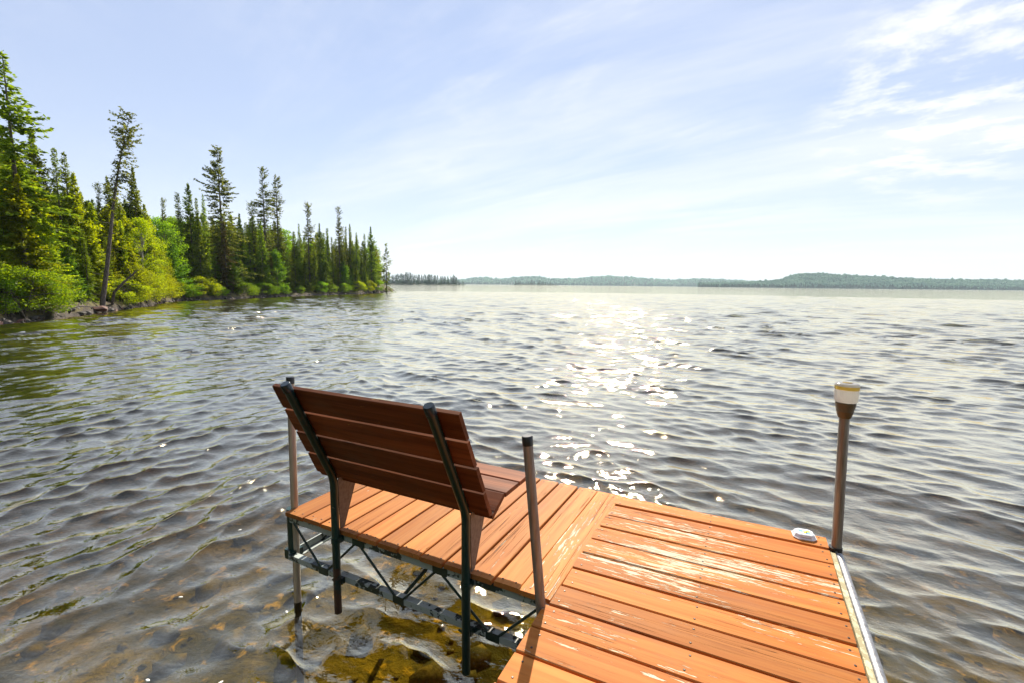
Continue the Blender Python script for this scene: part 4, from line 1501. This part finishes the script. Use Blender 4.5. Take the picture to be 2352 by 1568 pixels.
for yy, nm in ((-1.12, 'near'), (-0.02, 'far')):
    mb = MB()
    mb.box(-1.63, -0.03, yy - 0.004, yy + 0.004, -0.066, -0.0285)         # angle iron
    mb.box(-1.63, -0.03, yy + 0.0042, yy + 0.036, -0.0325, -0.0285)
    child(mb, 'top_chord', M['rail_green'], side, up)
    mb = MB()
    mb.box(-1.655, -0.10, yy - 0.004, yy + 0.004, -0.305, -0.272)
    mb.box(-1.655, -0.10, yy + 0.0042, yy + 0.034, -0.276, -0.272)
    child(mb, 'bottom_chord', M['rail_green'], side, up)
    tops = [-1.60, -1.092, -0.568, -0.045]
    bots = [-1.366, -0.83, -0.279]
    for i in range(3):
        for a, b in ((tops[i], bots[i] - 0.025), (tops[i + 1] - (0.03 if i < 2 else 0), bots[i] + 0.03)):
            mb = MB(); mb.tube([(a, yy, -0.064), (b, yy, -0.275)], 0.0065, 8)
            child(mb, 'truss_rod', M['green'], side, up)
    for b in bots:
        mb = MB(); mb.box(b - 0.035, b + 0.035, yy - 0.0062, yy - 0.0044, -0.31, -0.268)
        child(mb, 'gusset_plate', M['green'], side, up)
    for a in tops[1:3]:
        mb = MB(); mb.box(a - 0.045, a + 0.04, yy - 0.0062, yy - 0.0044, -0.071, -0.036)
        child(mb, 'gusset_plate', M['green'], side, up)
# end chords of the left side
mb = MB(); mb.box(-1.672, -1.664, -1.11, -0.03, -0.309, -0.262); mb.box(-1.6638, -1.63, -1.11, -0.03, -0.309, -0.304); child(mb, 'end_chord', M['rail_green'], side, up)
mb = MB(); mb.box(-1.655, -1.647, -1.10, -0.03, -0.066, -0.0285); child(mb, 'end_rail', M['rail_green'], side, up)
# diagonal brace under the platform
mb = MB(); mb.box(-0.008, 0.008, -0.28, 0.28, -0.006, 0.006)
o = child(mb, 'cross_brace', M['green'], side, (-0.80, -0.85, -WL - 0.20)); o.rotation_euler = (R(38), 0, R(-28))
# corner sleeves
for (xx, yy) in ((-1.675, -1.07), (-1.675, -0.05)):
    mb = MB(); mb.tube([(xx, yy, -0.315), (xx, yy, -0.012)], 0.031, 16); child(mb, 'post_sleeve', M['green'], side, up)
    mb = MB(); mb.box(xx - 0.036, xx + 0.036, yy - 0.036, yy + 0.036, -0.318, -0.262); child(mb, 'sleeve_bracket', M['green'], side, up)
mb = MB(); mb.tube([(-1.675, -0.05, -0.85), (-1.675, -0.05, 0.0)], 0.020, 14); child(mb, 'leg', M['galv'], side, up)

# bench on bent pipes, facing the lake
bench = empty('bench', (-0.0484, 0, WL), TZ)
tag(bench, 'reddish brown slatted bench on bent green pipes facing the lake', 'bench')
XL, XR, YP = -1.218, -0.398, -1.162
SLP = 0.263 / 0.547
ANG = math.atan(SLP)
for X, rz in ((XL, 0), (XR, 1)):
    dy = 0.0 if X == XL else -0.012
    pts = [(X, YP, -0.20)]
    bend_pts = []
    for i in range(7):
        a = ANG * i / 6
        # arc of radius 0.22 from vertical to the sloped back
        rr_ = 0.22
        bend_pts.append((X, YP - rr_ * (1 - math.cos(a)), 0.245 + rr_ * math.sin(a)))
    e = bend_pts[-1]
    tz = 0.842
    pts += bend_pts + [(X, e[1] - (tz - e[2]) * SLP, tz)]
    mb = MB(); mb.tube(pts, 0.0205, 18)
    pipe = child(mb, 'support_pipe', M['green'], bench, up)
    mb = MB(); mb.tube([(X, YP, -0.462 if X == XL else -0.485), (X, YP, -0.20)], 0.0198, 16)
    child(mb, 'pipe_foot', M['green_rust'] if X == XL else M['green'], bench, up)
    tx, ty, tzz = pts[-1]
    d = np.array([0, -math.sin(ANG), math.cos(ANG)])
    c0 = np.array([tx, ty, tzz])
    mb = MB(); mb.tube([c0 - d * 0.040, c0 + d * 0.002, c0 + d * 0.005], [0.0235, 0.0235, 0.0205], 18)
    cap = child(mb, 'end_cap', M['cap'], pipe, (0, 0, 0))
    mb = MB(); mb.tube([(X, YP, -0.062), (X, YP, -0.035)], 0.0245, 16); child(mb, 'collar', M['green'], bench, up)
    mb = MB(); mb.box(X - 0.02, X + 0.02, YP + 0.012, YP + 0.040, -0.066, -0.030); child(mb, 'clamp', M['green'], bench, up)
    mb = MB(); mb.box(X - 0.02, X + 0.02, YP + 0.012, YP + 0.036, -0.305, -0.272); child(mb, 'clamp', M['green'], bench, up)
    mb = MB(); mb.tube([(X - 0.045, YP + 0.01, -0.292), (X - 0.012, YP, -0.289)], 0.006, 8); child(mb, 'bolt', M['green'], bench, up)
    # triangular gusset under the seat
    xg = X + 0.017
    mb = MB()
    tri = [(YP + 0.017, 0.012), (YP + 0.046, 0.012), (-1.015, 0.268), (-0.99, 0.326), (YP + 0.03, 0.31), (YP + 0.010, 0.285)]
    n = len(tri)
    mb.add([(xg - 0.002, a, b) for a, b in tri] + [(xg + 0.002, a, b) for a, b in tri],
           [tuple(range(n))[::-1], tuple(range(n, 2 * n))] + [(i, (i + 1) % n, n + (i + 1) % n, n + i) for i in range(n)])
    child(mb, 'gusset', M['plate'], bench, up)
    mb = MB(); mb.box(X - 0.018, X + 0.018, YP + 0.03, -0.76, 0.3085, 0.3285); child(mb, 'seat_bracket', M['green'], bench, up)
# back slats: back faces lie against the pipes
bx0, bx1 = -1.362, -0.285
bt = 0.022
top_b = np.array([-1.3895, 0.813])
dirv = np.array([math.sin(ANG), -math.cos(ANG)])      # down the back (y, z)
wsl = 0.1345
for i in range(4):
    c = top_b + dirv * (0.1465 * i + wsl / 2)
    o = board('back_slat', bench, M['bench_wood'], bx1 - bx0 + rb.uniform(-0.004, 0.004), wsl, (bx0 + rb.uniform(-0.002, 0.002), c[0], c[1] - WL), 'X', 60 + i, bt)
    # local +z must look back toward the pipes
    o.rotation_euler = (math.pi / 2 + ANG + math.radians(rb.uniform(-0.5, 0.5)), 0, 0)
for i, (yc, zc_, tilt, w_) in enumerate(((-0.933, 0.3525, 0.0, 0.136), (-0.793, 0.3525, 0.0, 0.124))):
    board('seat_slat', bench, M['bench_wood'], bx1 - bx0 + 0.002, w_, (bx0, yc, zc_ - WL), 'X', 70 + i, bt, (tilt, 0, 0))
board('seat_slat', bench, M['bench_wood'], bx1 - bx0, 0.128, (bx0, -1.070, 0.323 - WL), 'X', 75, bt, (R(30), 0, 0))


# dock posts
M['wet'] = plain('wet_algae_pipe', (0.028, 0.022, 0.012), 0.3, 0.2, 0.4, 30)


def post(label, p0, p1, rad, mat, capz=0.034, cap=True, water_dark=True):
    o = empty('dock_post', (p0[0], p0[1], p0[2]))
    tag(o, label, 'post')
    b = np.array(p0); t_ = np.array(p1)
    mb = MB(); mb.tube([(0, 0, 0), tuple((t_ - b) * 0.5), tuple(t_ - b)], rad, 18)
    mb.build('pipe', mat, o)
    d = (t_ - b) / np.linalg.norm(t_ - b)
    zs = (-0.60 - p0[2]) / d[2]
    mb = MB(); mb.tube([d * 0.002, d * zs * 0.5, d * zs], rad + 0.0012, 18)
    mb.build('wet_base', M['wet'], o)
    if cap:
        mb = MB(); mb.tube([t_ - b - d * capz, t_ - b + d * 0.001, t_ - b + d * 0.004], [rad + 0.0022, rad + 0.0022, rad - 0.001], 18)
        mb.build('cap', M['black'], o)
    return o


ct_, st_ = math.cos(TZ), math.sin(TZ)


def loc2w(x, y, z):
    return (-0.0484 + x * ct_ - y * st_, x * st_ + y * ct_, z)


bedz = -1.5
lp0, lp1 = loc2w(-1.675, -1.07, bedz), loc2w(-1.640, -1.07, 0.775)
# the left post stands upright in its sleeve and leans a little above it
post('galvanised dock post with a black cap behind the left end of the bench', lp0, lp1, 0.0205, M['galv_pale'])
ext = (0.086 - 0.014) / 0.703
post('leaning galvanised dock post with a black cap right of the bench', loc2w(-0.014 + ext * 1.5, -1.193, bedz), loc2w(-0.086, -1.193, 0.705), 0.0205, M['galv_rust'])
pr = post('rusty galvanised dock post carrying the white solar lamp', (1.077 + 0.02 * 1.5 / 0.69, -0.117, bedz), (1.0625, -0.117, 0.700), 0.0228, M['galv_rust'], cap=False)
mb = MB(); mb.tube([(1.0800 - pr.location[0], -0.117 - pr.location[1], -0.11 - bedz), (1.0770 - pr.location[0], -0.117 - pr.location[1], 0.012 - bedz)], 0.030, 18); mb.build('sleeve', M['black'], pr)
mb = MB(); mb.box(1.043 - pr.location[0], 1.066 - pr.location[0], -0.155 - pr.location[1], -0.085 - pr.location[1], -0.10 - bedz, -0.008 - bedz); mb.build('bracket', M['black'], pr)
mb = MB()
b_ = np.array([1.077 - pr.location[0], -0.148 - pr.location[1], -0.002 - bedz]); mb.tube([b_, b_ + np.array([0, -0.010, 0])], 0.006, 8); mb.build('bolt', M['galv'], pr)

# solar lamp on the right post
lamp = empty('solar_lamp', (1.0628, -0.117, 0.684))
tag(lamp, 'white ribbed solar lamp with a yellow rim on top of the right post', 'lamp')
mb = MB(); mb.lathe([(0.0235, -0.004), (0.0275, -0.003), (0.0300, 0.004), (0.0365, 0.028), (0.0375, 0.029), (0.0375, 0.031), (0.0370, 0.032), (0.0425, 0.056), (0.0440, 0.070), (0.0440, 0.076), (0.030, 0.077)], n=36); mb.build('collar', M['lamp_collar'], lamp)
mb = MB()
nr = 72
prof = [(0.0455, 0.0765), (0.0480, 0.080), (0.0500, 0.092), (0.0510, 0.132), (0.0508, 0.138)]
vs_, fs_ = [], []
for (r_, z_) in prof:
    for k in range(nr):
        a = 2 * math.pi * k / nr
        q = r_ - (0.0011 if k % 2 and 0.085 < z_ < 0.135 else 0)
        vs_.append((q * math.cos(a), q * math.sin(a), z_))
for i in range(len(prof) - 1):
    for k in range(nr):
        fs_.append((i * nr + k, i * nr + (k + 1) % nr, (i + 1) * nr + (k + 1) % nr, (i + 1) * nr + k))
mb.add(vs_, fs_, False)
mb.build('lens', M['lamp_lens'], lamp)
mb = MB(); mb.lathe([(0.0500, 0.1385), (0.0520, 0.1395), (0.0525, 0.150), (0.0525, 0.156)], n=40, caps=False, top=False); rim = mb.build('rim', M['lamp_rim'], lamp)
mb = MB(); mb.lathe([(0.0515, 0.1562), (0.0510, 0.163), (0.0470, 0.168), (0.034, 0.1705), (0.012, 0.171)], n=40, caps=False); mb.build('top', M['lamp_lens'], lamp)
mb = MB(); mb.lathe([(0.0215, 0.1702), (0.0215, 0.1725), (0.0205, 0.173)], n=24); mb.build('solar_cell', M['lamp_rim'], lamp)

# solar dock light lying on the boards
puck = empty('solar_dock_light', (0.945, -0.047, 0.0008), R(6))
tag(puck, 'small clear octagonal solar dock light lying on the boards beside the right post', 'lamp')


def octa(r_, sq):
    return [(r_ * 0.92, -sq * r_), (r_ * 0.92, sq * r_), (sq * r_, r_ * 0.92), (-sq * r_, r_ * 0.92), (-r_ * 0.92, sq * r_), (-r_ * 0.92, -sq * r_), (-sq * r_, -r_ * 0.92), (sq * r_, -r_ * 0.92)]


def oct_solid(levels, sx=1.12, sq=0.56):
    mb = MB()
    v, f = [], []
    for r_, z_ in levels:
        v += [(x_ * sx, y_, z_) for x_, y_ in octa(r_, sq)]
    n = 8
    for i in range(len(levels) - 1):
        for k in range(n):
            f.append((i * n + k, i * n + (k + 1) % n, (i + 1) * n + (k + 1) % n, (i + 1) * n + k))
    f.append(tuple(range(n))[::-1])
    f.append(tuple((len(levels) - 1) * n + k for k in range(n)))
    mb.add(v, f)
    return mb


oct_solid([(0.050, 0.0), (0.053, 0.002), (0.053, 0.007), (0.050, 0.009)]).build('base', M['puck_clear'], puck)
bd = oct_solid([(0.049, 0.0092), (0.0475, 0.012), (0.041, 0.024), (0.037, 0.0265)]).build('body', M['puck_clear'], puck)
for k in range(4):
    a = k * math.pi / 2
    sc_ = 1.12 if k % 2 == 0 else 1.0
    mb = MB()
    dd0, dd1 = 0.0452, 0.0392
    hw = 0.020
    for (r0_, z0_, r1_, z1_) in ((dd0, 0.0128, dd1, 0.0222),):
        cs, sn = math.cos(a), math.sin(a)
        pts_ = []
        for off in (0.0006, -0.001):
            for (rq, zq, s_) in ((r0_, z0_, -1), (r0_, z0_, 1), (r1_, z1_, 1), (r1_, z1_, -1)):
                q = (rq * 0.945 + off) * sc_
                w_ = hw * s_ * (1.0 if k % 2 == 0 else 1.12)
                pts_.append((q * cs - w_ * sn, q * sn + w_ * cs, zq + off * 0.5))
        mb.add(pts_, [(0, 1, 2, 3), (7, 6, 5, 4), (0, 4, 5, 1), (1, 5, 6, 2), (2, 6, 7, 3), (3, 7, 4, 0)])
    mb.build('window', M['puck_dark'], puck)
for (x_, y_, w_, d_, mt) in ((-0.016, 0.008, 0.010, 0.010, 'puck_blue'), (0.004, -0.006, 0.008, 0.010, 'puck_yellow'), (0.018, 0.006, 0.009, 0.007, 'puck_yellow'), (0.016, -0.014, 0.011, 0.008, 'puck_blue')):  # small blue and yellow blocks on the top face
    mb = MB(); mb.box(x_ - w_, x_ + w_, y_ - d_, y_ + d_, 0.0266, 0.0278); mb.build('top_block', M[mt], puck)

# white flecks afloat
gf = random.Random(9)
ORDP = ['first', 'second', 'third', 'fourth', 'fifth', 'sixth', 'seventh']
fl = [(-1.43, -1.52), (-1.60, -1.60), (-1.93, -1.75), (-2.45, -1.3), (-2.9, -0.6), (-1.75, -1.1), (-3.6, -0.2)]
M['fleck'] = plain('white_fleck', (0.8, 0.8, 0.74), 0.6)
for i, (x, y) in enumerate(sorted(fl, key=lambda q: -math.hypot(q[0] - 0.6, q[1] + 2.9))):
    mb = MB()
    mb.lathe([(0.002, -0.003), (0.010, -0.001), (0.011, 0.001), (0.006, 0.003)], n=10)
    o = mb.build('floating_petal', M['fleck'])
    o.location = (x, y, WL + 0.02)
    o.scale = (1.3, 0.7, 1)
    o.rotation_euler = (0, 0, gf.uniform(0, 3))
    tag(o, ORDP[i] + ' farthest of the tiny white petals floating left of the bench' if i else 'farthest of the tiny white petals floating left of the bench', 'petal', 'white petals on the water')

# ------------------------------------------------------------------ air
hz = MB()
hz.box(-5200, 5200, -5200, 5200, -16.0, 95.0)
t = NT('haze')
pv = t.node('ShaderNodeVolumePrincipled', {'Color': (0.72, 0.90, 1.0, 1), 'Density': 0.00014, 'Anisotropy': 0.2})
t.l.new(pv.outputs[0], t.out.inputs['Volume'])
ho = hz.build('haze', t.m)
tag(ho, 'thin bluish summer haze over the lake', 'haze', kind='stuff')
